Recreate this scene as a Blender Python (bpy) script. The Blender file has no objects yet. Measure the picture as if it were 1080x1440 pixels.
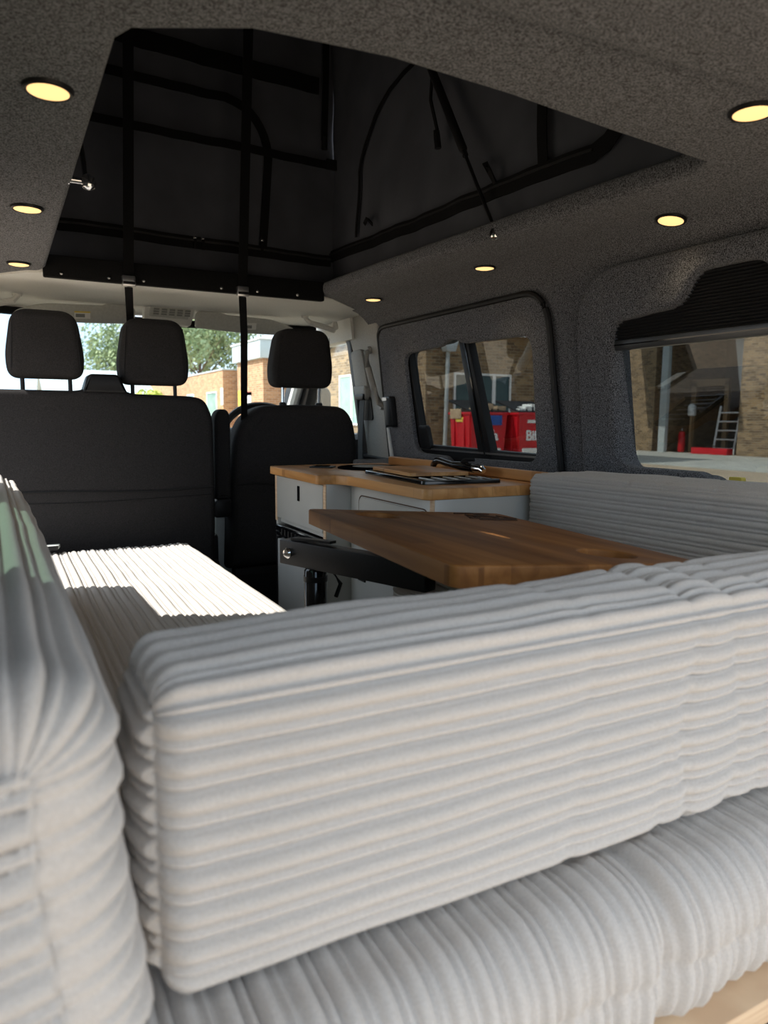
import bpy, bmesh, math, random
from mathutils import Vector, Matrix, noise
random.seed(7)
S = bpy.context.scene
COL = S.collection
PI = math.pi

# ------------------------------------------------------------------ camera
cam_d = bpy.data.cameras.new('camera'); cam = bpy.data.objects.new('camera', cam_d); COL.objects.link(cam)
cr = Vector((0.88324688, -0.46885176, 0.0072786))
cu = Vector((0.05451001, 0.11808118, 0.99150668))
cb = Vector((-0.46572911, -0.87534842, 0.12985195))
m = Matrix((cr, cu, cb)).transposed().to_4x4(); m.translation = Vector((-0.61, 0, 1.0))
cam.matrix_world = m
cam_d.sensor_fit = 'VERTICAL'; cam_d.sensor_height = 36.0; cam_d.lens = 36.0 * 1008.18 / 1440
cam_d.clip_start = 0.02; cam_d.clip_end = 300
cam_d.dof.use_dof = True; cam_d.dof.focus_distance = 1.9; cam_d.dof.aperture_fstop = 5.5
S.camera = cam

# ------------------------------------------------------------------ light
w = bpy.data.worlds.new('sky'); S.world = w; w.use_nodes = True
nt = w.node_tree; nt.nodes.clear()
wo = nt.nodes.new('ShaderNodeOutputWorld'); bg = nt.nodes.new('ShaderNodeBackground')
tc = nt.nodes.new('ShaderNodeTexCoord'); nz = nt.nodes.new('ShaderNodeTexNoise'); cr_ = nt.nodes.new('ShaderNodeValToRGB')
nz.inputs['Scale'].default_value = 2.2; nz.inputs['Detail'].default_value = 6
cr_.color_ramp.elements[0].position = .38; cr_.color_ramp.elements[0].color = (.50, .70, .92, 1)
cr_.color_ramp.elements[1].position = .62; cr_.color_ramp.elements[1].color = (.92, .95, .98, 1)
nt.links.new(tc.outputs['Generated'], nz.inputs['Vector']); nt.links.new(nz.outputs['Fac'], cr_.inputs['Fac'])
nt.links.new(cr_.outputs['Color'], bg.inputs['Color']); nt.links.new(bg.outputs[0], wo.inputs[0])
bg.inputs['Strength'].default_value = 1.25
sun_d = bpy.data.lights.new('sun', 'SUN'); sun = bpy.data.objects.new('sun', sun_d); COL.objects.link(sun)
sun.location = (-20, 10, 25); sun_d.energy = 5.0; sun_d.angle = math.radians(.6); sun_d.color = (1, .95, .87)
SUN = Vector((1, -.2, -1.08))
sun.rotation_euler = SUN.to_track_quat('-Z', 'Y').to_euler()
S.view_settings.view_transform = 'Standard'; S.view_settings.look = 'None'
S.view_settings.exposure = 0.74; S.view_settings.gamma = 1; S.view_settings.use_curve_mapping = False

# ------------------------------------------------------------------ materials
MATS = {}
def mat(name, col, rough=.6, metal=0, noise_s=None, col2=None, bump=0, bump_s=None, detail=4, stretch=None, spec=.5, coat=0, sheen=0, contrast=(.35, .65)):
    if name in MATS: return MATS[name]
    M = bpy.data.materials.new(name); M.use_nodes = True; n = M.node_tree.nodes; L = M.node_tree.links
    p = n['Principled BSDF']; p.inputs['Roughness'].default_value = rough; p.inputs['Metallic'].default_value = metal
    p.inputs['Specular IOR Level'].default_value = spec
    p.inputs['Coat Weight'].default_value = coat; p.inputs['Sheen Weight'].default_value = sheen
    p.inputs['Base Color'].default_value = (*col, 1)
    if noise_s:
        t = n.new('ShaderNodeTexCoord'); mp = n.new('ShaderNodeMapping'); nn = n.new('ShaderNodeTexNoise'); r = n.new('ShaderNodeValToRGB')
        if stretch: mp.inputs['Scale'].default_value = stretch
        nn.inputs['Scale'].default_value = noise_s; nn.inputs['Detail'].default_value = detail
        r.color_ramp.elements[0].position, r.color_ramp.elements[1].position = contrast
        r.color_ramp.elements[0].color = (*col, 1); r.color_ramp.elements[1].color = (*(col2 or col), 1)
        L.new(t.outputs['Object'], mp.inputs['Vector']); L.new(mp.outputs[0], nn.inputs['Vector'])
        L.new(nn.outputs['Fac'], r.inputs['Fac']); L.new(r.outputs[0], p.inputs['Base Color'])
        if bump:
            b = n.new('ShaderNodeBump'); b.inputs['Strength'].default_value = bump; b.inputs['Distance'].default_value = .003
            if bump_s:
                n2 = n.new('ShaderNodeTexNoise'); n2.inputs['Scale'].default_value = bump_s; n2.inputs['Detail'].default_value = 3
                L.new(mp.outputs[0], n2.inputs['Vector']); L.new(n2.outputs['Fac'], b.inputs['Height'])
            else: L.new(nn.outputs['Fac'], b.inputs['Height'])
            L.new(b.outputs[0], p.inputs['Normal'])
    MATS[name] = M; return M
def emis(name, col, s):
    M = bpy.data.materials.new(name); M.use_nodes = True; p = M.node_tree.nodes['Principled BSDF']
    p.inputs['Base Color'].default_value = (*col, 1); p.inputs['Emission Color'].default_value = (*col, 1); p.inputs['Emission Strength'].default_value = s
    return M
def glass(name, tint, ior=1.45):
    M = bpy.data.materials.new(name); M.use_nodes = True; n = M.node_tree.nodes; L = M.node_tree.links; n.clear()
    o = n.new('ShaderNodeOutputMaterial'); mx = n.new('ShaderNodeMixShader'); tr = n.new('ShaderNodeBsdfTransparent'); g = n.new('ShaderNodeBsdfGlossy')
    lw = n.new('ShaderNodeLayerWeight'); pw = n.new('ShaderNodeMath'); pw.operation = 'POWER'; pw.inputs[1].default_value = 5; lw.inputs[0].default_value = .5
    f = n.new('ShaderNodeMath'); f.operation = 'MULTIPLY_ADD'; f.inputs[1].default_value = .94; f.inputs[2].default_value = .045
    L.new(lw.outputs['Facing'], pw.inputs[0]); L.new(pw.outputs[0], f.inputs[0])
    tr.inputs[0].default_value = (*tint, 1); g.inputs['Roughness'].default_value = 0.0
    L.new(f.outputs[0], mx.inputs[0]); L.new(tr.outputs[0], mx.inputs[1]); L.new(g.outputs[0], mx.inputs[2]); L.new(mx.outputs[0], o.inputs[0])
    return M
def wood(name, c1, c2, c3, scale, axis, rough=.4, stave=None):
    """oak: long fibres along axis, staves of slightly different tone"""
    M = bpy.data.materials.new(name); M.use_nodes = True; n = M.node_tree.nodes; L = M.node_tree.links
    p = n['Principled BSDF']; p.inputs['Roughness'].default_value = rough; p.inputs['Specular IOR Level'].default_value = .3
    t = n.new('ShaderNodeTexCoord'); mp = n.new('ShaderNodeMapping'); nn = n.new('ShaderNodeTexNoise'); r = n.new('ShaderNodeValToRGB')
    sc = [scale, scale, scale]; sc[axis] = scale * .06; mp.inputs['Scale'].default_value = sc
    nn.inputs['Scale'].default_value = 1; nn.inputs['Detail'].default_value = 6; nn.inputs['Distortion'].default_value = .6
    e = r.color_ramp.elements; e[0].position = .3; e[0].color = (*c1, 1); e[1].position = .72; e[1].color = (*c3, 1)
    k = e.new(.5); k.color = (*c2, 1)
    L.new(t.outputs['Object'], mp.inputs[0]); L.new(mp.outputs[0], nn.inputs['Vector']); L.new(nn.outputs['Fac'], r.inputs['Fac'])
    sx = n.new('ShaderNodeSeparateXYZ'); cx = n.new('ShaderNodeCombineXYZ'); bk = n.new('ShaderNodeTexBrick')
    L.new(t.outputs['Object'], sx.inputs[0])
    L.new(sx.outputs[axis], cx.inputs[0]); L.new(sx.outputs[1 - axis], cx.inputs[1])
    L.new(cx.outputs[0], bk.inputs['Vector'])
    bk.inputs['Color1'].default_value = (.80, .78, .76, 1); bk.inputs['Color2'].default_value = (1.1, 1.1, 1.1, 1); bk.inputs['Mortar'].default_value = (.7, .66, .6, 1)
    bk.inputs['Scale'].default_value = 1; bk.inputs['Brick Width'].default_value = .36; bk.inputs['Row Height'].default_value = stave or .042; bk.inputs['Mortar Size'].default_value = .0004
    mu = n.new('ShaderNodeMix'); mu.data_type = 'RGBA'; mu.blend_type = 'MULTIPLY'; mu.inputs[0].default_value = 1
    L.new(r.outputs[0], mu.inputs[6]); L.new(bk.outputs['Color'], mu.inputs[7]); L.new(mu.outputs[2], p.inputs['Base Color'])
    b = n.new('ShaderNodeBump'); b.inputs['Strength'].default_value = .25; b.inputs['Distance'].default_value = .001
    L.new(nn.outputs['Fac'], b.inputs['Height']); L.new(b.outputs[0], p.inputs['Normal'])
    return M
def bricks(name, c1, c2, mortar):
    M = bpy.data.materials.new(name); M.use_nodes = True; n = M.node_tree.nodes; L = M.node_tree.links
    p = n['Principled BSDF']; p.inputs['Roughness'].default_value = .9
    t = n.new('ShaderNodeTexCoord'); sx = n.new('ShaderNodeSeparateXYZ'); ad = n.new('ShaderNodeMath'); cx = n.new('ShaderNodeCombineXYZ'); bk = n.new('ShaderNodeTexBrick')
    L.new(t.outputs['Object'], sx.inputs[0]); L.new(sx.outputs[0], ad.inputs[0]); L.new(sx.outputs[1], ad.inputs[1])
    L.new(ad.outputs[0], cx.inputs[0]); L.new(sx.outputs[2], cx.inputs[1]); L.new(cx.outputs[0], bk.inputs['Vector'])
    bk.inputs['Scale'].default_value = 1; bk.inputs['Brick Width'].default_value = .27; bk.inputs['Row Height'].default_value = .09; bk.inputs['Mortar Size'].default_value = .008
    bk.inputs['Color1'].default_value = (*c1, 1); bk.inputs['Color2'].default_value = (*c2, 1); bk.inputs['Mortar'].default_value = (*mortar, 1)
    nn = n.new('ShaderNodeTexNoise'); nn.inputs['Scale'].default_value = 2.5; nn.inputs['Detail'].default_value = 5
    mu = n.new('ShaderNodeMix'); mu.data_type = 'RGBA'; mu.blend_type = 'OVERLAY'; mu.inputs[0].default_value = .18
    L.new(t.outputs['Object'], nn.inputs['Vector']); L.new(bk.outputs['Color'], mu.inputs[6]); L.new(nn.outputs['Fac'], mu.inputs[7]); L.new(mu.outputs[2], p.inputs['Base Color'])
    b = n.new('ShaderNodeBump'); b.inputs['Strength'].default_value = .6; b.inputs['Distance'].default_value = .01; b.invert = True
    L.new(bk.outputs['Fac'], b.inputs['Height']); L.new(b.outputs[0], p.inputs['Normal'])
    return M

FELT = mat('felt', (.024, .025, .029), .95, noise_s=420, contrast=(.39, .61), col2=(.225, .232, .255), bump=.8, detail=5, spec=.1, sheen=.15)
CORD = mat('corduroy', (.54, .508, .478), .9, noise_s=500, col2=(.62, .588, .557), bump=.5, bump_s=900, detail=5, spec=.15, sheen=.25)
CANVAS = mat('canvas', (.058, .062, .076), .85, noise_s=6, col2=(.078, .083, .100), bump=.5, bump_s=9, spec=.25)
WEB = mat('black_webbing', (.003, .003, .0035), .8, noise_s=300, col2=(.006, .006, .007), spec=.2)
BLACK = mat('black_plastic', (.008, .008, .009), .42, noise_s=200, col2=(.011, .011, .012), spec=.3)
HOBG = mat('hob_glass', (.004, .004, .005), .35, noise_s=30, col2=(.006, .006, .007), spec=0)
RUBBER = mat('rubber', (.006, .006, .007), .6, noise_s=50, col2=(.010, .010, .011))
GLOSSB = mat('gloss_black', (.005, .005, .006), .08, noise_s=30, col2=(.007, .007, .008))
SEATF = mat('seat_fabric', (.020, .019, .0195), .85, noise_s=350, col2=(.034, .032, .033), bump=.3, spec=.2)
SEATD = mat('seat_seam', (.004, .004, .005), .8, noise_s=90, col2=(.006, .006, .007))
GREYC = mat('cab_trim', (.70, .70, .665), .65, noise_s=180, col2=(.76, .76, .725), bump=.1)
VISOR = mat('visor_vinyl', (.48, .49, .465), .6, noise_s=120, col2=(.54, .55, .52))
UNIT = mat('grey_laminate', (.52, .52, .49), .22, noise_s=4, col2=(.56, .56, .53))
PLY = mat('ply_edge', (.62, .42, .26), .6, noise_s=60, col2=(.74, .55, .36), stretch=(.2, .2, 4))
CHROME = mat('chrome', (.8, .8, .8), .12, 1, noise_s=20, col2=(.86, .86, .86))
STEEL = mat('brushed_steel', (.55, .55, .55), .3, 1, noise_s=90, col2=(.65, .65, .65))
TRIM_SHADED = mat('pillar_trim', (.32, .31, .285), .6, noise_s=180, col2=(.37, .36, .33), bump=.1)  # same plastic as the cab trim, darkened to paint in the pillar's shade
WHITE = mat('white_paint', (.75, .76, .76), .4, noise_s=3, col2=(.80, .81, .81))
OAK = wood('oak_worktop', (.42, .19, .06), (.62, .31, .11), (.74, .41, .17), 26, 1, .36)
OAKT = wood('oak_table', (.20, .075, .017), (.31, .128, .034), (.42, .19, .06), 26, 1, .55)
OAKD = mat('oak_recess', (.12, .055, .015), .5, noise_s=30, col2=(.17, .08, .025), stretch=(1, .1, 1))  # darker oak paints in the shade inside the cup recesses
BURN = mat('burnt_engraving', (.05, .022, .010), .7, noise_s=50, col2=(.08, .035, .016))
LAMP = emis('lamp_lens', (1.0, .64, .26), .8)
TINT = glass('tinted_glass', (.42, .44, .44)); GREEN = glass('green_tinted_glass', (.34, .44, .39)); CLEAR = glass('clear_glass', (.93, .97, .965))
BRICKA = bricks('brick_tan', (.54, .31, .16), (.34, .175, .085), (.50, .42, .33))
BRICKB = bricks('brick_brown', (.36, .24, .125), (.13, .08, .042), (.34, .29, .22))
FASCIA = mat('fascia', (.42, .50, .52), .5, noise_s=2, col2=(.48, .56, .58))
PVC = mat('pvc_frame', (.78, .80, .80), .35, noise_s=3, col2=(.83, .85, .85))
DARKPANE = mat('window_pane', (.03, .06, .06), .05, noise_s=2, col2=(.05, .09, .085))
PANEG = mat('pane_green', (.20, .34, .31), .1, noise_s=1.5, col2=(.32, .46, .43), spec=.3)
RED = mat('bin_red', (.52, .008, .016), .4, noise_s=5, col2=(.60, .012, .022))
ASPH = mat('block_paving', (.40, .305, .21), .9, noise_s=1.2, col2=(.48, .375, .265), bump=.3, bump_s=60)
CONC = mat('concrete', (.42, .42, .38), .9, noise_s=1.5, col2=(.52, .51, .46), bump=.2, bump_s=40)
PIPE = mat('grey_pipe', (.42, .46, .47), .4, noise_s=5, col2=(.47, .51, .52))
LEAF = mat('leaf', (.20, .28, .13), .7, noise_s=1.1, col2=(.34, .41, .23))
LEAFY = mat('leaf_yellow', (.42, .50, .06), .7, noise_s=2, col2=(.50, .55, .12))
BARK = mat('bark', (.10, .07, .05), .9, noise_s=8, col2=(.16, .12, .09), bump=.5)
DFLOOR = mat('dark_plank', (.035, .035, .037), .5, noise_s=8, col2=(.06, .06, .062), stretch=(8, .6, 1))
DARKIN = mat('garage_wall', (.05, .043, .035), .9, noise_s=2, col2=(.08, .07, .055))
TIMBER = mat('timber', (.25, .17, .09), .7, noise_s=5, col2=(.33, .23, .13), stretch=(6, 6, .5))
CARD = mat('cardboard', (.38, .27, .17), .85, noise_s=6, col2=(.46, .34, .22))
BLUE = mat('blue_sticker', (.01, .08, .36), .5, noise_s=9, col2=(.02, .10, .42))
LABELW = mat('label_white', (.75, .75, .72), .6, noise_s=40, col2=(.80, .80, .78))
LABELG = mat('label_grey', (.22, .23, .22), .6, noise_s=80, col2=(.26, .27, .26))
YELLOW = mat('label_yellow', (.75, .58, .08), .6, noise_s=40, col2=(.80, .62, .10))
PLASTG = mat('pale_plastic', (.58, .62, .60), .4, noise_s=30, col2=(.64, .68, .66))

# ------------------------------------------------------------------ object helpers
def fin(name, bm, M, parent=None, smooth=True, angle=35, mats=None):
    me = bpy.data.meshes.new(name); bmesh.ops.recalc_face_normals(bm, faces=bm.faces); bm.to_mesh(me); bm.free()
    me.materials.append(M)
    if smooth:
        me.shade_smooth(); me.set_sharp_from_angle(angle=math.radians(angle))
    o = bpy.data.objects.new(name, me); COL.objects.link(o)
    if parent:
        o.parent = parent; o.matrix_parent_inverse = parent.matrix_basis.inverted()
    return o
def tag(o, label, cat, group=None):
    o['label'] = label; o['category'] = cat
    if group: o['group'] = group
    return o
def struct(o): o['kind'] = 'structure'; return o
def thing(name, label, cat, loc=(0, 0, 0), group=None):
    o = bpy.data.objects.new(name, None); COL.objects.link(o); o.location = loc; o.empty_display_size = .05
    return tag(o, label, cat, group)
def bm_box(bm, x0, x1, y0, y1, z0, z1, bev=0, seg=2):
    g = bmesh.ops.create_cube(bm, size=1)['verts']
    bmesh.ops.transform(bm, matrix=Matrix.Translation(((x0 + x1) / 2, (y0 + y1) / 2, (z0 + z1) / 2)) @ Matrix.Diagonal((x1 - x0, y1 - y0, z1 - z0, 1)), verts=g)
    if bev:
        es = list({e for v in g for e in v.link_edges})
        bmesh.ops.bevel(bm, geom=es, offset=bev, segments=seg, affect='EDGES', profile=.6)
def box(name, x, y, z, M, parent=None, bev=.003, seg=2):
    bm = bmesh.new(); bm_box(bm, x[0], x[1], y[0], y[1], z[0], z[1], bev, seg); return fin(name, bm, M, parent)
def rpoly(pts, r, n=6):
    """fillet a closed 2D polygon; r a number or one radius per corner"""
    out = []; N = len(pts)
    for i, p in enumerate(pts):
        R = r[i] if isinstance(r, (list, tuple)) else r
        p = Vector(p); a = Vector(pts[i - 1]) - p; b = Vector(pts[(i + 1) % N]) - p
        if R <= 0: out.append((p.x, p.y)); continue
        d = min(R, a.length * .49, b.length * .49); A = p + a.normalized() * d; B = p + b.normalized() * d
        for k in range(n + 1):
            t = k / n; q = A * (1 - t) ** 2 + p * 2 * t * (1 - t) + B * t * t; out.append((q.x, q.y))
    return out
def prism(name, loop, holes, f, d0, d1, M, parent=None, bev=0, seg=2, angle=35, both=False):
    """2D outline (with holes) lifted by f(u, v, depth); the rim at d0 is rounded"""
    b2 = bmesh.new(); es = []; loops = []
    for L in [loop] + list(holes):
        vs = [b2.verts.new((u, v, 0)) for u, v in L]; loops.append(vs)
        for i in range(len(vs)): es.append(b2.edges.new((vs[i - 1], vs[i])))
    bmesh.ops.triangle_fill(b2, edges=es, use_beauty=True, use_dissolve=False)
    b2.verts.index_update(); allv = list(b2.verts); tris = [[v.index for v in fc.verts] for fc in b2.faces]
    bm = bmesh.new()
    A = [bm.verts.new(f(v.co.x, v.co.y, d0)) for v in allv]; B = [bm.verts.new(f(v.co.x, v.co.y, d1)) for v in allv]
    for t in tris:
        bm.faces.new([A[i] for i in t]); bm.faces.new([B[i] for i in reversed(t)])
    rim = []
    for vs in loops:
        ids = [v.index for v in vs]
        for i in range(len(ids)):
            a, b = ids[i - 1], ids[i]
            bm.faces.new((A[a], A[b], B[b], B[a]))
            rim.append((A[a], A[b]))
            if both: rim.append((B[a], B[b]))
    b2.free(); bmesh.ops.recalc_face_normals(bm, faces=bm.faces)
    if bev:
        e = [bm.edges.get(p) for p in rim]
        bmesh.ops.bevel(bm, geom=[x for x in e if x], offset=bev, segments=seg, affect='EDGES', profile=.5)
    return fin(name, bm, M, parent, angle=angle)
def tube(name, pts, r, M, parent=None, n=10, closed=False, flat=None):
    """round (or flat = (width, thickness), with a width direction) sweep along points"""
    bm = bmesh.new(); P = [Vector(p) for p in pts]; rings = []
    for i, p in enumerate(P):
        if closed: t = P[(i + 1) % len(P)] - P[i - 1]
        else: t = (P[min(i + 1, len(P) - 1)] - P[max(i - 1, 0)])
        t.normalize()
        if flat:
            wd = Vector(flat[2]); wd = (wd - t * wd.dot(t)).normalized(); up = t.cross(wd)
            c = [(flat[0] / 2, flat[1] / 2), (-flat[0] / 2, flat[1] / 2), (-flat[0] / 2, -flat[1] / 2), (flat[0] / 2, -flat[1] / 2)]
            rings.append([bm.verts.new(p + wd * a + up * b) for a, b in c])
        else:
            rf = r[i] if isinstance(r, (list, tuple)) else r
            ref = Vector((0, 0, 1)) if abs(t.z) < .9 else Vector((0, 1, 0))
            a = t.cross(ref).normalized(); b = t.cross(a)
            rings.append([bm.verts.new(p + a * (rf * math.cos(2 * PI * k / n)) + b * (rf * math.sin(2 * PI * k / n))) for k in range(n)])
    k = len(rings[0])
    for i in range(len(rings) - (0 if closed else 1)):
        A = rings[i]; B = rings[(i + 1) % len(rings)]
        for j in range(k): bm.faces.new((A[j], A[(j + 1) % k], B[(j + 1) % k], B[j]))
    if not closed: bm.faces.new(rings[0]); bm.faces.new(list(reversed(rings[-1])))
    return fin(name, bm, M, parent)
def lathe(name, prof, M, parent=None, n=28, mtx=None):
    """profile of (r, h) turned about Z, then moved by mtx"""
    bm = bmesh.new(); R = []
    for r, h in prof: R.append([bm.verts.new((r * math.cos(2 * PI * k / n), r * math.sin(2 * PI * k / n), h)) for k in range(n)])
    for a, b in zip(R, R[1:]):
        for k in range(n): bm.faces.new((a[k], a[(k + 1) % n], b[(k + 1) % n], b[k]))
    bm.faces.new(R[0]); bm.faces.new(list(reversed(R[-1])))
    if mtx: bmesh.ops.transform(bm, matrix=mtx, verts=bm.verts)
    return fin(name, bm, M, parent)
def arc(p0, p1, p2, n=8):
    p0, p1, p2 = map(Vector, (p0, p1, p2)); return [p0 * (1 - t) ** 2 + p1 * 2 * t * (1 - t) + p2 * t * t for t in [i / n for i in range(n + 1)]]
XZ = lambda y: (lambda u, v, d: (u, d, v))

TAN = math.tan(math.radians(7))
def wx(z): return .80 - (z - .85) * TAN                      # inner face of the right wall at height z
RW = lambda u, v, d: (wx(v) - d, u, v)                       # (y, z, depth inwards) on the right wall
LW = lambda u, v, d: (-wx(v) + d, u, v)

# ================================================================== STRUCTURE: the van's shell
H1 = rpoly([(2.385, 1.238), (2.12, 1.245), (2.085, 1.262), (2.035, 1.262), (1.995, 1.243), (1.648, 1.238), (1.655, .872), (2.02, .868), (2.065, .84), (2.105, .84), (2.145, .868), (2.36, .872)],
           [.05, .03, .02, .02, .03, .05, .05, .02, .015, .015, .02, .06])
H2 = rpoly([(1.338, 1.236), (1.135, 1.25), (1.085, 1.318), (.94, 1.318), (.87, 1.25), (.42, 1.25), (.42, .87), (.92, .87), (.96, .846), (1.04, .846), (1.075, .885), (1.325, .885)],
           [.04, .03, .03, .03, .03, .06, .06, .03, .02, .02, .03, .05])
def grow(L, k):
    cu_, cv = sum(p[0] for p in L) / len(L), sum(p[1] for p in L) / len(L)
    return [(cu_ + (u - cu_) * (1 + k), cv + (v - cv) * (1 + k * 1.6)) for u, v in L]
wr = struct(prism('wall_right', [(.02, -.02), (2.58, -.02), (2.58, 1.372), (.02, 1.372)], [grow(H1, .05), grow(H2, .035)], RW, 0, -.05, FELT))
p1 = prism('lining_panel', rpoly([(2.572, .83), (2.572, 1.345), (1.585, 1.345), (1.565, .83)], [.02, .06, .09, .02]), [H1], RW, .018, .001, FELT, wr, bev=.006)
p2 = prism('lining_panel', rpoly([(1.452, .70), (1.452, 1.368), (.1, 1.368), (.1, .70)], [.02, .16, .1, .02], 10), [H2], RW, .034, .001, FELT, wr, bev=.012, seg=3)
# black rubber seal round the sliding-window panel
sealpts = [(2.575, .83), (2.575, 1.30)] + [tuple(v) for v in arc((2.575, 1.32, 0), (2.57, 1.353, 0), (2.50, 1.353, 0), 5)] + [tuple(v) for v in arc((1.68, 1.353, 0), (1.585, 1.353, 0), (1.575, 1.26, 0), 8)] + [(1.562, 1.0), (1.556, .84)]
tube('rubber_seal', [RW(p[0], p[1], .012) for p in sealpts], .009, RUBBER, wr, n=8)
box('sill_box', (.70, .84), (.02, 1.36), (.0, .66), FELT, wr, .01); box('sill_ledge', (.608, .83), (1.376, 2.56), (.0, .838), FELT, wr, .01)

# window 1: sliding window
win1 = struct(bpy.data.objects.new('window_1', None)); COL.objects.link(win1); win1.location = (.79, 2.0, .87)
prism('glass_pane', rpoly([(2.40, .90), (2.40, 1.25), (2.02, 1.275), (1.95, .90)], .03), [], RW, -.026, -.030, TINT, win1)
prism('glass_pane', rpoly([(2.03, .895), (2.03, 1.275), (1.62, 1.255), (1.62, .895)], .03), [], RW, -.036, -.040, TINT, win1)
prism('frame_post', [(2.432, .86), (2.432, 1.262), (2.385, 1.262), (2.335, .90), (2.335, .86)], [], RW, -.004, -.034, BLACK, win1, bev=.004)
prism('frame_post', [(1.905, .87), (1.98, .87), (2.052, 1.29), (2.000, 1.29)], [], RW, -.004, -.034, BLACK, win1, bev=.006)
prism('bead', [(1.935, .88), (1.945, .88), (2.020, 1.285), (2.012, 1.285)], [], RW, -.001, -.008, GLOSSB, win1, bev=.001)
prism('bottom_rail', [(1.63, .83), (2.40, .83), (2.40, .904), (1.63, .896)], [], RW, -.006, -.034, BLACK, win1, bev=.004)
prism('slide_track', [(1.63, .884), (2.36, .884), (2.36, .890), (1.63, .890)], [], RW, -.002, -.010, STEEL, win1)
prism('latch', rpoly([(2.27, .885), (2.345, .885), (2.35, .975), (2.285, .975)], .018), [], RW, .004, -.012, BLACK, win1, bev=.004)
# window 2: fixed window with pleated blind
win2 = struct(bpy.data.objects.new('window_2', None)); COL.objects.link(win2); win2.location = (.79, .9, .87)
W2 = lambda u, v, d: (.832 - (v - .95) * .2126 - d, u, v)
prism('glass_pane', [(1.40, .82), (1.40, 1.345), (.36, 1.345), (.36, .82)], [], W2, 0, -.004, TINT, win2)
bl = thing('pleated_blind', 'black pleated blind pulled part way down over rear side window', 'blind', (wx(1.2), .9, 1.17))
bm = bmesh.new(); rows = []
for i in range(45):
    z = 1.345 - i * (1.345 - 1.192) / 44; d = .013 if i % 2 else .001
    rows.append([bm.verts.new(RW(y, z, d)) for y in (1.372, .39)])
for a, b in zip(rows, rows[1:]): bm.faces.new((a[0], a[1], b[1], b[0]))
fin('pleated_cloth', bm, mat('blind_cloth', (.022, .022, .024), .7, noise_s=200, col2=(.03, .03, .032)), bl, smooth=False)
prism('bottom_rail', [(1.372, 1.170), (1.372, 1.194), (.39, 1.194), (.39, 1.170)], [], RW, .014, -.002, mat('blind_rail', (.035, .038, .042), .3, noise_s=20, col2=(.045, .048, .052)), bl, bev=.003)
prism('rail_groove', [(1.372, 1.181), (1.372, 1.184), (.39, 1.184), (.39, 1.181)], [], RW, .016, .013, GLOSSB, bl)
tag(prism('window_clip', rpoly([(1.0, .868), (1.03, .868), (1.03, .878), (1.0, .878)], .004), [], RW, .003, -.012, YELLOW), 'small yellow clip at sill of window with pleated blind', 'clip')

# left wall with the sliding door slid open
wl = struct(prism('wall_left', [(.02, -.02), (2.58, -.02), (2.58, .12), (1.72, .12), (1.70, .80), (1.575, 1.36), (1.62, 1.395), (2.58, 1.395), (2.58, 1.42), (.02, 1.42)], [rpoly([(1.30, .90), (1.30, 1.25), (.74, 1.25), (.74, .90)], .05)], LW, 0, -.05, FELT))
struct(prism('window_3', [(1.36, .82), (1.36, 1.345), (.38, 1.345), (.38, .82)], [], LW, -.022, -.026, GREEN))

# ceiling: U shaped lining round the pop-top opening
CE = [(-.60, .655), (.60, .60), (.60, 2.60), (.47, 2.46), (.395, 2.40), (.393, 2.25), (.417, 1.70), (.445, 1.18), (.463, .90), (.44, .858), (.2, .837), (0, .815), (-.18, .806), (-.34, .823), (-.455, .885), (-.47, .92), (-.47, 2.36), (-.49, 2.42), (-.60, 2.60)]
cl = struct(prism('ceiling', CE, [], lambda u, v, d: (u, v, d), 1.42, 1.462, FELT, bev=.014, seg=4, both=True))
cove = [(.585, 1.4215), (.63, 1.419), (.665, 1.411), (.70, 1.395), (.725, 1.378), (.745, 1.352)]
for s in (1, -1):
    bm = bmesh.new(); rows = []
    for y in (.02, .6, 1.2, 1.8, 2.3, 2.62):
        rows.append([bm.verts.new((s * x, y if y < 2.6 else 2.60 + max(0, (x - .60)) * .5, z)) for x, z in cove] + [bm.verts.new((s * x, y if y < 2.6 else 2.60 + max(0, (x - .60)) * .5, z)) for x, z in ((.80, 1.36), (.80, 1.47), (.585, 1.47))])
    k = len(rows[0])
    for a, b in zip(rows, rows[1:]):
        for j in range(k): bm.faces.new((a[j], a[(j + 1) % k], b[(j + 1) % k], b[j]))
    bm.faces.new(rows[0]); bm.faces.new(list(reversed(rows[-1])))
    fin('roof_cove', bm, FELT, cl, angle=50)
prism('rear_header', [(-.60, .02), (.60, .02), (.60, .612), (-.60, .668)], [], lambda u, v, d: (u, v, d + (.65 - v) * .05), 1.406, 1.46, FELT, cl, bev=.012, seg=3)
struct(box('trim_1', (-.80, .80), (.0, .03), (1.34, 1.47), FELT))

# floor boards
fl = struct(box('floor', (-.86, .86), (.05, 3.7), (-.06, -.012), DFLOOR))
src = None
for i in range(11):
    if src is None:
        src = box('floor_plank', (0, .150), (.06, 2.5), (-.012, 0), DFLOOR, fl, .002); src.location.x = -.84
    else:
        q = src.copy(); COL.objects.link(q); q.location.x = -.84 + .1525 * i

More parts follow.
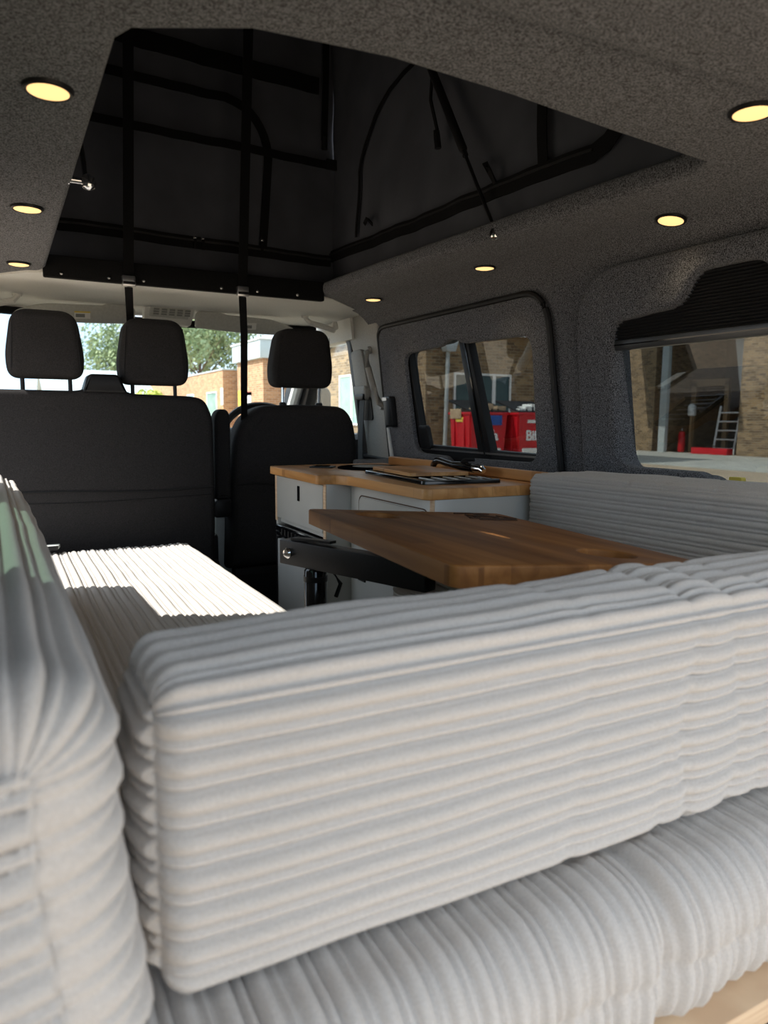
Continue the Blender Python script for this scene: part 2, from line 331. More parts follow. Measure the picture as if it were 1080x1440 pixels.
# ------------------------------------------------------------------ cab shell
HL = [(-.70, 2.64), (-.52, 2.40), (-.46, 2.372), (.40, 2.372), (.46, 2.41), (.68, 2.64), (.77, 2.86), (.68, 3.17), (0, 3.24), (-.68, 3.17), (-.77, 2.86)]
def hlz(u, v, d): return (u, v, d + 1.415 + .028 * math.sin(min(1, (v - 2.37) / .6) * PI * .5) - .06 * max(0, (v - 2.9)) - .10 * max(0, abs(u) - .45) ** 1.3)
hl = struct(prism('trim_2', HL, [], hlz, 0, .04, GREYC, angle=60))
box('front_rail', (-.478, .40), (2.345, 2.371), (1.398, 1.462), WEB, hl, .005)
for x in (-.43, -.30, -.20, .04, .16, .30):
    lathe('rail_screw', [(.0045, 0), (.0045, .002), (.002, .003)], STEEL, hl, 10, Matrix.Translation((x, 2.345, 1.410)) @ Matrix.Rotation(PI / 2, 4, 'X'))
def side_trim(s, k):
    F = (lambda u, v, d: (s * (wx(v) - d + .022), u, v))
    B = struct(prism('trim_%d' % k, rpoly([(2.585, -.02), (2.86, -.02), (2.80, .86), (2.80, .95), (2.825, 1.25), (2.90, 1.46), (2.585, 1.46)], [0, 0, .03, .05, .06, .02, 0]), [], F, .03, -.05, TRIM_SHADED, bev=.012, seg=3))
    prism('lower_cover', rpoly([(2.582, -.02), (2.86, -.02), (2.86, .845), (2.582, .838)], .01), [], F, .036, -.02, BLACK, B, bev=.01)
    return F, B
F, B = side_trim(1, 3)
side_trim(-1, 4)
prism('belt_cover', rpoly([(2.70, 1.12), (2.82, 1.12), (2.83, 1.28), (2.72, 1.285)], .025), [], F, .045, .028, TRIM_SHADED, B, bev=.008)
prism('belt_cover_lip', rpoly([(2.71, 1.075), (2.80, 1.075), (2.82, 1.135), (2.70, 1.135)], .02), [], F, .056, .028, TRIM_SHADED, B, bev=.008)
prism('belt_slot', rpoly([(2.70, .99), (2.80, .99), (2.80, 1.09), (2.70, 1.09)], .02), [], F, .0345, .028, BLACK, B)
for k, sgn in ((5, 1), (6, -1)):                                # cab doors
    G = (lambda u, v, d, sgn=sgn: (sgn * (wx(v) - d), u, v))
    dr = struct(prism('door_%d' % (k - 4), [(2.86, -.02), (3.78, -.02), (3.78, .95), (3.24, 1.40), (2.86, 1.40)], [rpoly([(2.885, .93), (3.60, .93), (3.20, 1.335), (2.905, 1.345)], [.03, .03, .04, .05])], G, -.0, -.06, BLACK, bev=.008))
    prism('glass_pane', [(2.87, .92), (3.62, .92), (3.21, 1.36), (2.89, 1.36)], [], G, -.028, -.032, CLEAR, dr)
    tube('pillar_trim', [(sgn * .70, 3.19, 1.40), (sgn * .735, 3.45, 1.18), (sgn * .77, 3.74, .94)], .030, GREYC, dr, 10)
    prism('window_rail', [(2.80, 1.33), (3.26, 1.33), (3.24, 1.42), (2.80, 1.42)], [], G, .02, -.05, GREYC, dr); prism('door_card', [(2.87, .1), (3.70, .1), (3.70, .915), (2.87, .905)], [], G, .035, -.01, BLACK, dr, bev=.012)
    wm = prism('wing_mirror', rpoly([(.80, 1.0), (1.06, .98), (1.06, 1.17), (.83, 1.19)], .05), [], lambda u, v, d, sgn=sgn: (sgn * (u + .01), d, v), 3.80, 3.92, BLACK, dr, bev=.02, seg=3)
# windscreen
ws = struct(bpy.data.objects.new('window_4', None)); COL.objects.link(ws); ws.location = (0, 3.8, .95)
WS = lambda u, v, d: (u, 3.86 - (v - .90) * 1.28 - .10 * (u / .7) ** 2 + d, v)
bm = bmesh.new(); g = []
for i in range(13):
    u = -.76 + 1.52 * i / 12; g.append([bm.verts.new(WS(u * (1 - .10 * j / 6), .90 + .50 * j / 6, 0)) for j in range(7)])
for a, b in zip(g, g[1:]):
    for j in range(6): bm.faces.new((a[j], b[j], b[j + 1], a[j + 1]))
fin('glass_pane', bm, CLEAR, ws)
tube('header_seal', [WS(-.69 + 1.38 * i / 12, 1.398, -.005) for i in range(13)], .016, BLACK, ws, 8)
# dashboard
prof = [(3.10, .45), (3.06, .72), (3.10, .80), (3.26, .875), (3.45, .905), (3.80, .895), (3.86, .85), (3.86, .30), (3.2, .30)]
dash = struct(prism('trim_5', rpoly(prof, .03), [], lambda u, v, d: (d, u, v), -.75, .75, BLACK, angle=40))
prism('cluster_hood', rpoly([(3.02, .80), (3.05, .90), (3.12, .955), (3.28, .945), (3.36, .87), (3.2, .82)], .02), [], lambda u, v, d: (d, u, v), .24, .62, BLACK, dash, bev=.02, seg=3, both=True)
struct(box('trim_6', (-.86, .86), (3.72, 3.86), (-.06, .90), BLACK))

# ================================================================== POP-TOP
pc = thing('pop_top_canvas', 'charcoal canvas of raised pop-top roof with zipped flaps and webbing', 'canvas', (0, 1.6, 1.45))
CB = 1.466
def rz(y): return 1.52 + (y - .70) * (2.42 - 1.52) / (2.52 - .70)
def sheet(name, grid, M, parent):
    bm = bmesh.new(); g = [[bm.verts.new(p) for p in r] for r in grid]
    for a, b in zip(g, g[1:]):
        for j in range(len(a) - 1): bm.faces.new((a[j], a[j + 1], b[j + 1], b[j]))
    return fin(name, bm, M, parent, angle=80)
def nzv(*a): return noise.noise(Vector(a))
fy = lambda x, z: 2.475 + .012 * nzv(x * 5, z * 3, 1) + .012 * nzv(x * 13, z * 2, 4)
sheet('front_panel', [[(-.50 + 1.0 * i / 40, fy(-.50 + 1.0 * i / 40, 1.43 + .97 * j / 30), 1.43 + .97 * j / 30) for i in range(41)] for j in range(31)], CANVAS, pc)
for s in (1, -1):
    sx = lambda y, z, s=s: s * (.488 + .012 * nzv(y * 4, z * 5, 7 + s) + .008 * nzv(y * 12, z * 3, 2))
    sheet('side_panel', [[(sx(.72 + 1.755 * i / 60, CB + (rz(.72 + 1.755 * i / 60) - CB) * j / 20), .72 + 1.755 * i / 60, CB + (rz(.72 + 1.755 * i / 60) - CB) * j / 20) for i in range(61)] for j in range(21)], CANVAS, pc)
sheet('rear_panel', [[(-.49, .72, 1.44), (.49, .72, 1.44)], [(-.49, .72, 1.535), (.49, .72, 1.535)]], CANVAS, pc)
roof = tag(prism('pop_top_roof', [(.60, 1.475), (.62, 1.525), (2.60, 2.50), (2.60, 2.44)], [], lambda u, v, d: (d, u, v), -.58, .58, CANVAS), 'sloping roof shell of the pop-top above the canvas', 'roof')
fp = lambda x, z, o=.008: (x, fy(x, z) - o, z)
sp = lambda y, z, o=.010: (.488 + .012 * nzv(y * 4, z * 5, 8) + .008 * nzv(y * 12, z * 3, 2) - o, y, z)
def band(name, pts, wdt, wd, parent=pc, M=WEB): return tube(name, pts, 0, M, parent, flat=(wdt, .004, wd))
seq = lambda a, b, n, f: [f(a[0] + (b[0] - a[0]) * i / n, a[1] + (b[1] - a[1]) * i / n) for i in range(n + 1)]
band('zip_band', seq((-.48, 1.580), (.475, 1.560), 30, fp), .038, (0, 0, 1))
band('zip_band', seq((2.46, 1.575), (1.16, 1.535), 40, sp) + [sp(1.12, 1.545), sp(1.09, 1.57), sp(1.07, 1.62)], .038, (0, 0, 1))
band('zip_teeth', seq((2.46, 1.582), (1.16, 1.542), 40, lambda a, b: sp(a, b, .014)), .006, (0, 0, 1), M=RUBBER)
band('zip_teeth', seq((-.48, 1.586), (.475, 1.566), 30, lambda a, b: fp(a, b, .012)), .006, (0, 0, 1), M=RUBBER)
# arched zip of the front flap
arcp = seq((-.48, 2.055), (.10, 2.040), 20, fp) + [fp(a.x, a.y) for a in arc((.10, 2.04, 0), (.235, 2.02, 0), (.245, 1.88, 0), 8)] + seq((.245, 1.88), (.222, 1.585), 8, fp)
band('flap_zip', arcp, .028, (.6, 0, .8))
band('webbing_strap', seq((-.48, 1.900), (.46, 1.888), 30, lambda a, b: fp(a, b, .016)), .026, (0, 0, 1))
tube('strap_slider', [fp(.455, 1.888, .024), fp(.50, 1.886, .024)], 0, BLACK, pc, flat=(.034, .01, (0, 0, 1)))
band('hook_patch', seq((-.30, 2.165), (.43, 2.140), 20, lambda a, b: fp(a, b, .012)), .055, (0, 0, 1))
band('tie_strap', seq((.455, 2.30), (.448, 1.965), 8, lambda a, b: fp(a, b, .02)), .022, (1, 0, 0))
tube('toggle', [fp(.448, 1.975, .024), fp(.448, 1.935, .024)], .011, BLACK, pc, 8)
# arched window flap on the right side canvas
ap = seq((2.255, 1.60), (2.235, 1.80), 10, sp) + [sp(a.x, a.y) for a in arc((2.235, 1.80, 0), (2.14, 2.00, 0), (1.86, 2.00, 0), 12)] + seq((1.86, 2.00), (1.70, 1.985), 4, sp)
band('flap_piping', ap, .012, (0, .7, .7))
band('vertical_strap', seq((1.335, 1.80), (1.302, 1.555), 8, lambda a, b: sp(a, b, .012)), .030, (0, 1, 0))
band('tie_strap', [sp(1.735, 1.93, .03), sp(1.74, 1.84, .035), sp(1.725, 1.75, .03)], .010, (0, 1, 0))
tube('toggle', [sp(1.727, 1.76, .034), sp(1.722, 1.715, .034)], .009, BLACK, pc, 8)
band('tie_tab', [sp(1.53, 1.62, .012), sp(1.50, 1.612, .03), sp(1.475, 1.585, .03), sp(1.47, 1.56, .014)], .014, (0, 1, .3))
band('tie_tab', [sp(2.19, 1.628, .012), sp(2.14, 1.632, .03), sp(2.12, 1.61, .022)], .012, (0, 1, .3))
for (x, z) in ((-.012, 1.583), (.014, 1.582), (.216, 1.60)):
    lathe('zip_pull', [(.006, 0), (.008, .004), (.006, .010), (.002, .013)], CHROME, pc, 10, Matrix.Translation(Vector(fp(x, z, .012))) @ Matrix.Rotation(PI / 2, 4, 'X'))
    band('pull_tab', [fp(x, z, .022), fp(x, z - .035, .018)], .008, (1, 0, 0))
for s, yb, lb in ((1, 1.43, 'black gas strut on the canvas side with arched window flap'), (-1, 1.50, 'black gas strut at opening edge, its silver ball joint showing')):
    x = s * .445; gs = thing('gas_strut', lb, 'gas strut', (x, yb, 1.43))
    A = Vector((x, yb, 1.432)); Bq = Vector((x, yb + .345, 1.432 + .545)); D = (Bq - A).normalized()
    lathe('ball_joint', [(.004, -.014), (.011, -.010), (.014, 0), (.011, .009), (.006, .013)], CHROME, gs, 14, Matrix.Translation(A - Vector((s * .004, 0, 0))))
    lathe('ball_stud', [(.006, 0), (.006, .028), (.010, .029), (.010, .034)], CHROME, gs, 12, Matrix.Translation(A) @ Matrix.Rotation(s * PI / 2, 4, 'Y'))
    tube('rod', [A + D * .012, A + D * .30], .0045, BLACK, gs, 8)
    tube('cylinder_body', [A + D * .27, A + D * .275, A + D * .64], [.008, .011, .011], BLACK, gs, 12)
    tube('cylinder_cap', [A + D * .255, A + D * .278], .0075, RUBBER, gs, 10)
# roof pull straps
for nm, x, zlow, xo, lb in (('roof_strap', -.245, 1.14, .052, 'long black roof strap hanging behind the middle headrest'), ('roof_strap', .108, .97, .095, 'long black roof strap hanging beside the driver seat')):
    t = thing(nm, lb, 'strap', (x, 2.345, zlow))
    top = (x + (.03 if x < 0 else .035), 2.33, 2.30)
    n_ = 16; pts = [(top[0] + (x - top[0]) * i / n_, 2.33 + .010 * i / n_, 2.30 - (2.30 - 1.40) * i / n_) for i in range(n_ + 1)]
    tube('upper_webbing', pts, 0, WEB, t, flat=(.030, .004, (1, 0, 0)))
    tube('lower_webbing', [(x, 2.342, 1.40), (x + xo * (.85 if x < 0 else .42), 2.62 if x < 0 else 2.46, 1.338 if x < 0 else 1.28), (x + xo, 2.66, zlow)], 0, WEB, t, flat=(.024, .004, (1, 0, 0)))
    bk = thing_part = box('cam_buckle', (x - .019, x + .019), (2.330, 2.348), (1.388, 1.420), STEEL, t, .003)
    tube('buckle_bar', [(x - .017, 2.327, 1.398), (x + .017, 2.327, 1.398)], .004, BLACK, bk, 8)

# ================================================================== DOWNLIGHTS
def downlight(x, y, z, lb, tilt=0):
    t = thing('ceiling_downlight', lb, 'downlight', (x, y, z), 'recessed ceiling downlights')
    M = Matrix.Translation((x, y, z)) @ Matrix.Rotation(tilt, 4, 'Y')
    lathe('bezel', [(.0262, -.004), (.0285, -.005), (.0305, -.0035), (.0315, .001), (.024, .004)], BLACK, t, 28, M)
    lathe('lens', [(.0255, .0), (.0255, -.0042), (.018, -.0062), (.006, -.0068)], LAMP, t, 28, M)
    ld = bpy.data.lights.new('downlight_glow', 'SPOT'); ld.energy = .5; ld.color = (1, .78, .5); ld.spot_size = math.radians(110); ld.spot_blend = .8; ld.shadow_soft_size = .02
    lo = bpy.data.objects.new('downlight_glow', ld); COL.objects.link(lo); lo.location = (x, y, z - .012); lo.parent = t; lo.matrix_parent_inverse = t.matrix_basis.inverted()
downlight(-.532, 1.08, 1.419, 'lit downlight over the passenger side, next to the rear ceiling crossbar')
downlight(-.538, 1.69, 1.419, 'lit downlight over passenger side, between two others of its row')
downlight(-.541, 2.30, 1.419, 'lit downlight over passenger side, closest to the cab')
downlight(.645, 1.097, 1.4145, 'lit downlight above the side window with pleated blind', .18)
downlight(.607, 1.70, 1.4195, 'lit downlight above the recess between the two side windows')
downlight(.585, 2.34, 1.420, 'lit downlight above the sliding window, closest to the cab')
downlight(.319, .684, 1.419, 'lit downlight in the rear ceiling crossbar')

# ================================================================== CUSHIONS
def cushion(name, label, axis, A, Bv, Z, r, re, pitch, mode, amp=.0045, puff=.008, wrk=None, nlen=70, seed=0, bow=None, group='corduroy lounge cushions'):
    """corduroy block: rounded rectangle swept along axis; mode 's' ribs along the sweep, 'u' ribs round it"""
    w_, h_ = Bv[1] - Bv[0], Z[1] - Z[0]; cb_, cz = (Bv[0] + Bv[1]) / 2, (Z[0] + Z[1]) / 2
    segs = []; q = PI * r / 2; fw_, fh = w_ - 2 * r, h_ - 2 * r
    per = 2 * fw_ + 2 * fh + 4 * q; nw = round(per / pitch); pt = per / nw
    step = pt / 12 if mode == 's' else .009; N = nw * 12 if mode == 's' else int(per / step)
    def at(s):                                   # from the middle of the underside, anticlockwise
        s %= per
        for ln, fn in ((fw_ / 2, lambda t: ((t, -h_ / 2), (0, -1))), (q, lambda t: arcp_(fw_ / 2, -fh / 2, -PI / 2 + t / r)), (fh, lambda t: ((w_ / 2, -fh / 2 + t), (1, 0))),
                       (q, lambda t: arcp_(fw_ / 2, fh / 2, t / r)), (fw_, lambda t: ((fw_ / 2 - t, h_ / 2), (0, 1))), (q, lambda t: arcp_(-fw_ / 2, fh / 2, PI / 2 + t / r)),
                       (fh, lambda t: ((-w_ / 2, fh / 2 - t), (-1, 0))), (q, lambda t: arcp_(-fw_ / 2, -fh / 2, PI + t / r)), (fw_ / 2 + 1, lambda t: ((-fw_ / 2 + t, -h_ / 2), (0, -1)))):
            if s <= ln: return fn(s)
            s -= ln
    def arcp_(cx, cy, a): return ((cx + r * math.cos(a), cy + r * math.sin(a)), (math.cos(a), math.sin(a)))
    def rib(t):                                   # one broad wale, one narrow wale
        t %= 1
        return amp * ((math.sin(PI * t / .64) ** .5 if t < .64 else .74 * max(0, math.sin(PI * (t - .64) / .36)) ** .6) - .75)
    L = A[1] - A[0]; na = int(L / pitch * 11) if mode == 'u' else nlen
    st = [A[0] + re * (1 - math.cos(PI / 2 * k / 6)) for k in range(6)]
    inner = [A[0] + re + (L - 2 * re) * k / na for k in range(na + 1)]
    st = st + inner + [A[1] - re * (1 - math.cos(PI / 2 * k / 6)) for k in range(5, -1, -1)]
    S_ = [at(per * k / N) for k in range(N)]
    bm = bmesh.new(); rings = []
    def place(a, b, c):
        if bow:
            da, db, dc = bow(a, b, c); a += da; b += db; c += dc
        return (a, b, c) if axis == 'X' else (b, a, c)
    for a in st:
        t = min(a - A[0], A[1] - a); ins = 0 if t >= re else re - math.sqrt(max(0, re * re - (re - t) ** 2))
        an = (a - A[0]) / L * 2 - 1; ring = []
        for k, ((b, c), (nb, nc)) in enumerate(S_):
            bb, cc = b / (w_ / 2), c / (h_ / 2)
            d = puff * ((1 - bb * bb) + (1 - cc * cc)) * (1 - an ** 4) - ins
            if nc < -.5: d = min(d, 0) - .0
            fade = 1 if nc > -.5 else .2
            if mode == 's': d += rib(k / 12) * (1 if t > re * .3 else .8) * fade
            else: d += rib((a - A[0]) / pitch) * fade
            d += .0035 * noise.noise(Vector((a * 9 + seed, b * 14, c * 14))) * fade
            if wrk: d += wrk(a, b + cb_, c + cz, nb, nc)
            ring.append(bm.verts.new(place(a, b + nb * d + cb_, c + nc * d + cz)))
        rings.append(ring)
    for x, y in zip(rings, rings[1:]):
        for k in range(N): bm.faces.new((x[k], x[(k + 1) % N], y[(k + 1) % N], y[k]))
    for ring, sg, a0 in ((rings[0], -1, A[0]), (rings[-1], 1, A[1])):
        prev = ring; ncap = max(8, int(max(w_, h_) / 2 / pitch * 8))
        inn = re if r > re * .6 else r
        loc = [(b - nb * inn, c - nc * inn) for (b, c), (nb, nc) in S_]
        ph0 = (fw_ / 2 + q + fh / 2) / pt
        for kk in [1 - .97 * i_ / ncap for i_ in range(ncap + 1)]:
            cap = .9 * min(1, (1.02 - kk) / .08)
            cur = []
            for b, c in loc:
                b2, c2 = b * kk, c * kk; dd = .010 * (1 - kk * kk) + (cap * (rib(ph0 + c2 / pt) + amp * .45) if mode == 's' else rib((b2 + w_ / 2) / pitch) + amp * .5)
                cur.append(bm.verts.new(place(a0 + sg * dd, b2 + cb_, c2 + cz)))
            for k in range(N): bm.faces.new((prev[k], prev[(k + 1) % N], cur[(k + 1) % N], cur[k]))
            prev = cur
        bm.faces.new(prev)
    return tag(fin(name, bm, CORD, angle=180), label, 'cushion', group)
g1 = lambda x, c, s: math.exp(-((x - c) / s) ** 2)
def wrk_rear(a, b, c, nb, nc):
    k = 1 if nb < .5 else .3
    d = -.0055 * g1(a + .01 * math.sin(c * 30), .005, .007) - .0045 * g1(a + .008 * math.sin(c * 25 + 1), .082, .008) - .003 * g1(a, .132 + .05 * (c - .7), .007) + .0035 * g1(a, .042, .025)
    d += -.0025 * g1(a, -.14 + .1 * (c - .7), .010) - .003 * g1(a, -.03, .008) * (1 if c < .68 else 0)
    return d * k
cushion('backrest_cushion', 'pale corduroy backrest cushion standing across the rear seat', 'X', (-.526, .50), (.48, .632), (.567, .819), .032, .022, .0285, 's', .0135, .006, wrk_rear, 130, 1)
def wrk_seat(a, b, c, nb, nc):
    d = 0
    if nb < -.3: d -= .007 * g1(c, .478, .004)                    # sewn seam along the rear edge
    d -= .016 * g1(a + (.55 - c) * .12, -.07, .012) * (1 if b < .60 else 0) * max(0, min(1, (.56 - b) / .10))
    d += .006 * g1(a, -.11, .03) * (1 if b < .5 else 0) + .006 * g1(a, -.03, .03) * (1 if b < .5 else 0)
    return d
cushion('seat_cushion', 'pale corduroy seat cushion lying on the rear ply bench board', 'X', (-.775, .685), (.418, .955), (.400, .552), .055, .03, .0285, 'u', .0110, .004, wrk_seat, 60, 2)
cushion('backrest_cushion', 'long pale corduroy side cushion on passenger side, upright beside bed', 'Y', (.395, 1.93), (-.775, -.560), (.588, .862), .055, .045, .0300, 's', .0140, .006, None, 90, 3,
        bow=lambda a, b, c: (0, -.012 * (a - .4) + (.012 if c < .75 else 0) * (.75 - c) / .1, -.0 * a))
cushion('bed_cushion', 'long pale corduroy bed cushion in sunlight behind the double seat', 'Y', (.99, 2.49), (-.785, -.050), (.40, .572), .035, .045, .0275, 's', .0075, .003, None, 60, 4)
cushion('backrest_cushion', 'pale corduroy backrest cushion under window with pleated blind', 'Y', (.70, 1.372), (.515, .715), (.69, .870), .025, .018, .0200, 's', .0060, .004,
        lambda a, b, c, nb, nc: (-.003 * g1(a, 1.06 + .1 * (c - .78), .005) - .002 * g1(a, .97, .006) - .002 * g1(a, .86, .006) if nb < .5 else 0), 110, 5, bow=lambda a, b, c: (0, .01 * (1.37 - a), .014 * (1.372 - a)))
cushion('seat_cushion', 'pale corduroy seat cushion of the side bench under the table', 'Y', (.66, 1.372), (.135, .685), (.574, .682), .03, .025, .0200, 's', .0060, .003, None, 50, 6)

# bench boards
def bench(name, lb, x, y, zt, hb):
    t = thing(name, lb, 'bench', ((x[0] + x[1]) / 2, (y[0] + y[1]) / 2, 0))
    box('board', x, y, (zt - .03, zt), PLY, t, .002)
    return t
b1 = bench('bench_base', 'ply bench board below the rear seat cushion', (-.775, .685), (.415, .955), .390, 0)
box('support_panel', (-.77, -.74), (.46, .95), (.0, .363), UNIT, b1); box('support_panel', (.65, .68), (.46, .95), (.0, .363), UNIT, b1); box('support_panel', (-.74, .65), (.90, .92), (0, .363), UNIT, b1)
b2 = bench('bench_base', 'ply bench board below the long bed cushion', (-.78, -.065), (.99, 2.47), .394, 0)
for y in (1.0, 1.7, 2.44): box('support_panel', (-.775, -.085), (y, y + .02), (0, .363), UNIT, b2)
box('support_panel', (-.085, -.068), (1.0, 2.46), (0, .363), UNIT, b2)
b3 = bench('bench_base', 'ply bench box below the side bench seat cushion', (.14, .69), (.99, 1.37), .566, 0)
box('support_panel', (.15, .168), (1.0, 1.365), (0, .535), UNIT, b3); box('support_panel', (.17, .68), (1.345, 1.365), (0, .535), UNIT, b3)

# ================================================================== SEATS
def rake(y0, ztop, k=.10): return lambda u, v, d: (u, y0 + d + (ztop - v) * k, v)
def headrest(parent, x0, x1, z0, z1, y0):
    c = (x0 + x1) / 2; h = (x1 - x0) / 2
    out = rpoly([(c - h * .80, z1), (c + h * .80, z1), (c + h * 1.0, z0 + (z1 - z0) * .32), (c + h * .93, z0), (c - h * .93, z0), (c - h * 1.0, z0 + (z1 - z0) * .32)], [.05, .05, .09, .035, .035, .09], 8)
    hr = prism('headrest', out, [], lambda u, v, d: (u, y0 + d + (z1 - v) * .08, v), 0, .105, SEATF, parent, bev=.028, seg=5, both=True, angle=60)
    for s in (-1, 1):
        tube('side_seam', [(c + s * h * (.76 + .12 * (z1 - z) / (z1 - z0)), y0 + .001 + (z1 - z) * .08, z) for z in [z0 + .02 + (z1 - z0 - .05) * i / 8 for i in range(9)]], .0012, SEATD, hr, 6)
        tube('post', [(c + s * h * .60, y0 + .055, z0 - .075), (c + s * h * .60, y0 + .055, z0 + .03)], .0065, CHROME if x0 > .2 else BLACK, hr, 10)
        lathe('post_collar', [(.014, 0), (.014, .008), (.010, .012)], BLACK, hr, 12, Matrix.Translation((c + s * h * .60, y0 + .055, z0 - .068)))
    return hr
ds = thing('double_passenger_seat', 'dark charcoal double passenger seat with two headrests', 'seat', (-.38, 2.6, 0))
out = rpoly([(-.81, .28), (.055, .28), (.058, .70), (.050, 1.00), (.02, 1.062), (-.03, 1.070), (-.22, 1.074), (-.25, 1.088), (-.36, 1.088), (-.39, 1.080), (-.60, 1.080), (-.77, 1.08), (-.81, 1.0)], [.02, .02, .1, .04, .04, .02, .02, .02, .02, .02, .02, .05, .04])
prism('backrest', out, [], rake(2.505, 1.09, .075), 0, .13, SEATF, ds, bev=.022, seg=4, both=True, angle=60)
tube('pocket_seam', [(x, 2.503 + (1.09 - .752) * .075 - .0, .752 + .008 * math.sin(x * 9) * .6) for x in [-.80 + .845 * i / 30 for i in range(31)]], .0035, SEATD, ds, 6)
tube('pocket_seam', [(x, 2.504 + (1.09 - .72) * .075 - .0, .722 + .005 * math.sin(x * 7 + 1)) for x in [-.80 + .84 * i / 30 for i in range(31)]], .0018, SEATD, ds, 6)
box('seat_base', (-.80, .05), (2.62, 3.05), (0, .34), BLACK, ds, .02); box('seat_squab', (-.80, .05), (2.68, 3.10), (.34, .48), SEATF, ds, .04, 4)
headrest(ds, -.588, -.358, 1.117, 1.327, 2.50); headrest(ds, -.258, -.025, 1.105, 1.322, 2.50)
prism('belt_outlet', rpoly([(-.372, 1.075), (-.236, 1.075), (-.262, 1.134), (-.352, 1.134)], [.005, .005, .012, .012]), [], lambda u, v, d: (u, 2.495 + d, v), 0, .10, BLACK, ds, bev=.008, seg=3)
dv = thing('driver_seat', 'black driver seat behind the steering wheel with folded-up armrest', 'seat', (.40, 2.7, 0))
out = rpoly([(.125, .42), (.138, .75), (.158, .93), (.195, 1.005), (.26, 1.044), (.44, 1.05), (.60, 1.044), (.645, 1.0), (.67, .90), (.675, .42)], [.02, .1, .08, .05, .05, .1, .05, .05, .1, .02])
prism('backrest', out, [], lambda u, v, d: (u, 2.60 + d + (1.05 - v) * .05 + .30 * max(0, abs(u - .41) - .16) ** 1.5 * (1 if d < .05 else 0), v), 0, .15, SEATF, dv, bev=.045, seg=6, both=True, angle=60)
tube('pocket_seam', [(.15 + .51 * i / 12, 2.603 + (1.05 - .75) * .05, .745 + .006 * math.sin(i)) for i in range(13)], .0025, SEATD, dv, 6)
headrest(dv, .306, .558, 1.114, 1.334, 2.60)
box('lower_skirt', (.15, .66), (2.63, 2.66), (.20, .425), BLACK, dv, .01)
for z in (.40, .33): tube('skirt_seam', [(.17, 2.629, z), (.64, 2.629, z - .004)], .002, SEATD, dv, 6)
box('seat_base', (.16, .66), (2.66, 3.05), (0, .30), BLACK, dv, .02); box('seat_squab', (.15, .67), (2.74, 3.14), (.36, .52), SEATF, dv, .05, 4)
prism('side_trim', rpoly([(2.70, .32), (3.05, .30), (3.06, .56), (2.90, .62), (2.70, .64)], .04), [], lambda u, v, d: (d, u, v), .095, .16, PLASTG, dv, bev=.015, seg=3, both=True)
for y, z, a in ((2.69, .50, .3), (2.74, .47, -.3)):
    prism('recline_lever', rpoly([(y - .02, z - .06), (y + .03, z - .05), (y + .02, z + .06), (y - .02, z + .05)], .015), [], lambda u, v, d: (d, u, v), .070, .097, BLACK, dv, bev=.006)
lathe('recline_knob', [(.030, 0), (.034, .006), (.030, .022), (.012, .024)], BLACK, dv, 16, Matrix.Translation((.095, 2.67, .43)) @ Matrix.Rotation(-PI / 2, 4, 'Y'))
ar = prism('armrest', rpoly([(.075, .70), (.133, .70), (.136, 1.00), (.125, 1.028), (.093, 1.028), (.077, 1.0)], [.01, .01, .02, .02, .02, .02]), [], lambda u, v, d: (u, 2.60 + d, v), 0, .075, SEATF, dv, bev=.014, seg=4, both=True, angle=60)
prism('armrest_hinge', rpoly([(.070, .63), (.132, .63), (.134, .70), (.080, .70), (.066, .675)], .012), [], lambda u, v, d: (u, 2.605 + d, v), 0, .08, BLACK, dv, bev=.008, seg=2)
# steering wheel
sw = thing('steering_wheel', 'black steering wheel ahead of the driver seat', 'steering wheel', (.41, 3.0, .86))
MX = Matrix.Translation((.41, 3.0, .875)) @ Matrix.Rotation(math.radians(62), 4, 'X')
tube('rim', [MX @ Vector((.200 * math.cos(2 * PI * k / 48), .200 * math.sin(2 * PI * k / 48), 0)) for k in range(48)], .016, BLACK, sw, 10, closed=True)
lathe('hub', [(.075, -.03), (.085, 0), (.06, .025), (.02, .03)], BLACK, sw, 20, MX)
for a in (0, PI, -PI / 2): tube('spoke', [MX @ Vector((.06 * math.cos(a), .06 * math.sin(a), 0)), MX @ Vector((.195 * math.cos(a), .195 * math.sin(a), 0))], [.022, .014], BLACK, sw, 8)
tube('column', [MX @ Vector((0, 0, -.01)), MX @ Vector((0, 0, -.18))], .05, BLACK, sw, 12)

# ================================================================== CAB FITTINGS
def visor(lb, x0, x1, lab, skew):
    t = thing('sun_visor', lb, 'sun visor', ((x0 + x1) / 2, 2.98, 1.40))
    f = lambda u, v, d: (u, 2.955 + d + (1.405 - v) * .25, v)
    sgn = 1 if skew > 0 else -1
    e = x1 if skew > 0 else x0; i = x0 if skew > 0 else x1
    pts = [(i, 1.418), (i + (e - i) * .22, 1.424), (i + (e - i) * .27, 1.414), (i + (e - i) * .75, 1.408), (e - sgn * .02, 1.378), (e, 1.350), (i + (e - i) * .5, 1.346), (i, 1.356)]
    prism('panel', rpoly(pts, [.02, .012, .012, .08, .03, .012, .1, .012], 6), [], f, 0, .022, VISOR, t, bev=.006, seg=3, both=True)
    lx = lab; L = prism('warning_label', [(lx, 1.360), (lx + .055, 1.362), (lx + .055, 1.388), (lx, 1.386)], [], f, -.001, .002, LABELW, t)
    prism('label_stripe', [(lx, 1.381), (lx + .055, 1.383), (lx + .055, 1.388), (lx, 1.386)], [], f, -.002, .001, YELLOW if x0 < 0 else LABELW, L)
    prism('label_print', [(lx + .004, 1.365), (lx + .036, 1.366), (lx + .036, 1.378), (lx + .004, 1.377)], [], f, -.002, .001, LABELG, L)
    tube('hinge_rod', [(i + (e - i) * .02, 2.97, 1.412), (i + (e - i) * .2, 2.97, 1.420)], .006, VISOR, t, 8)
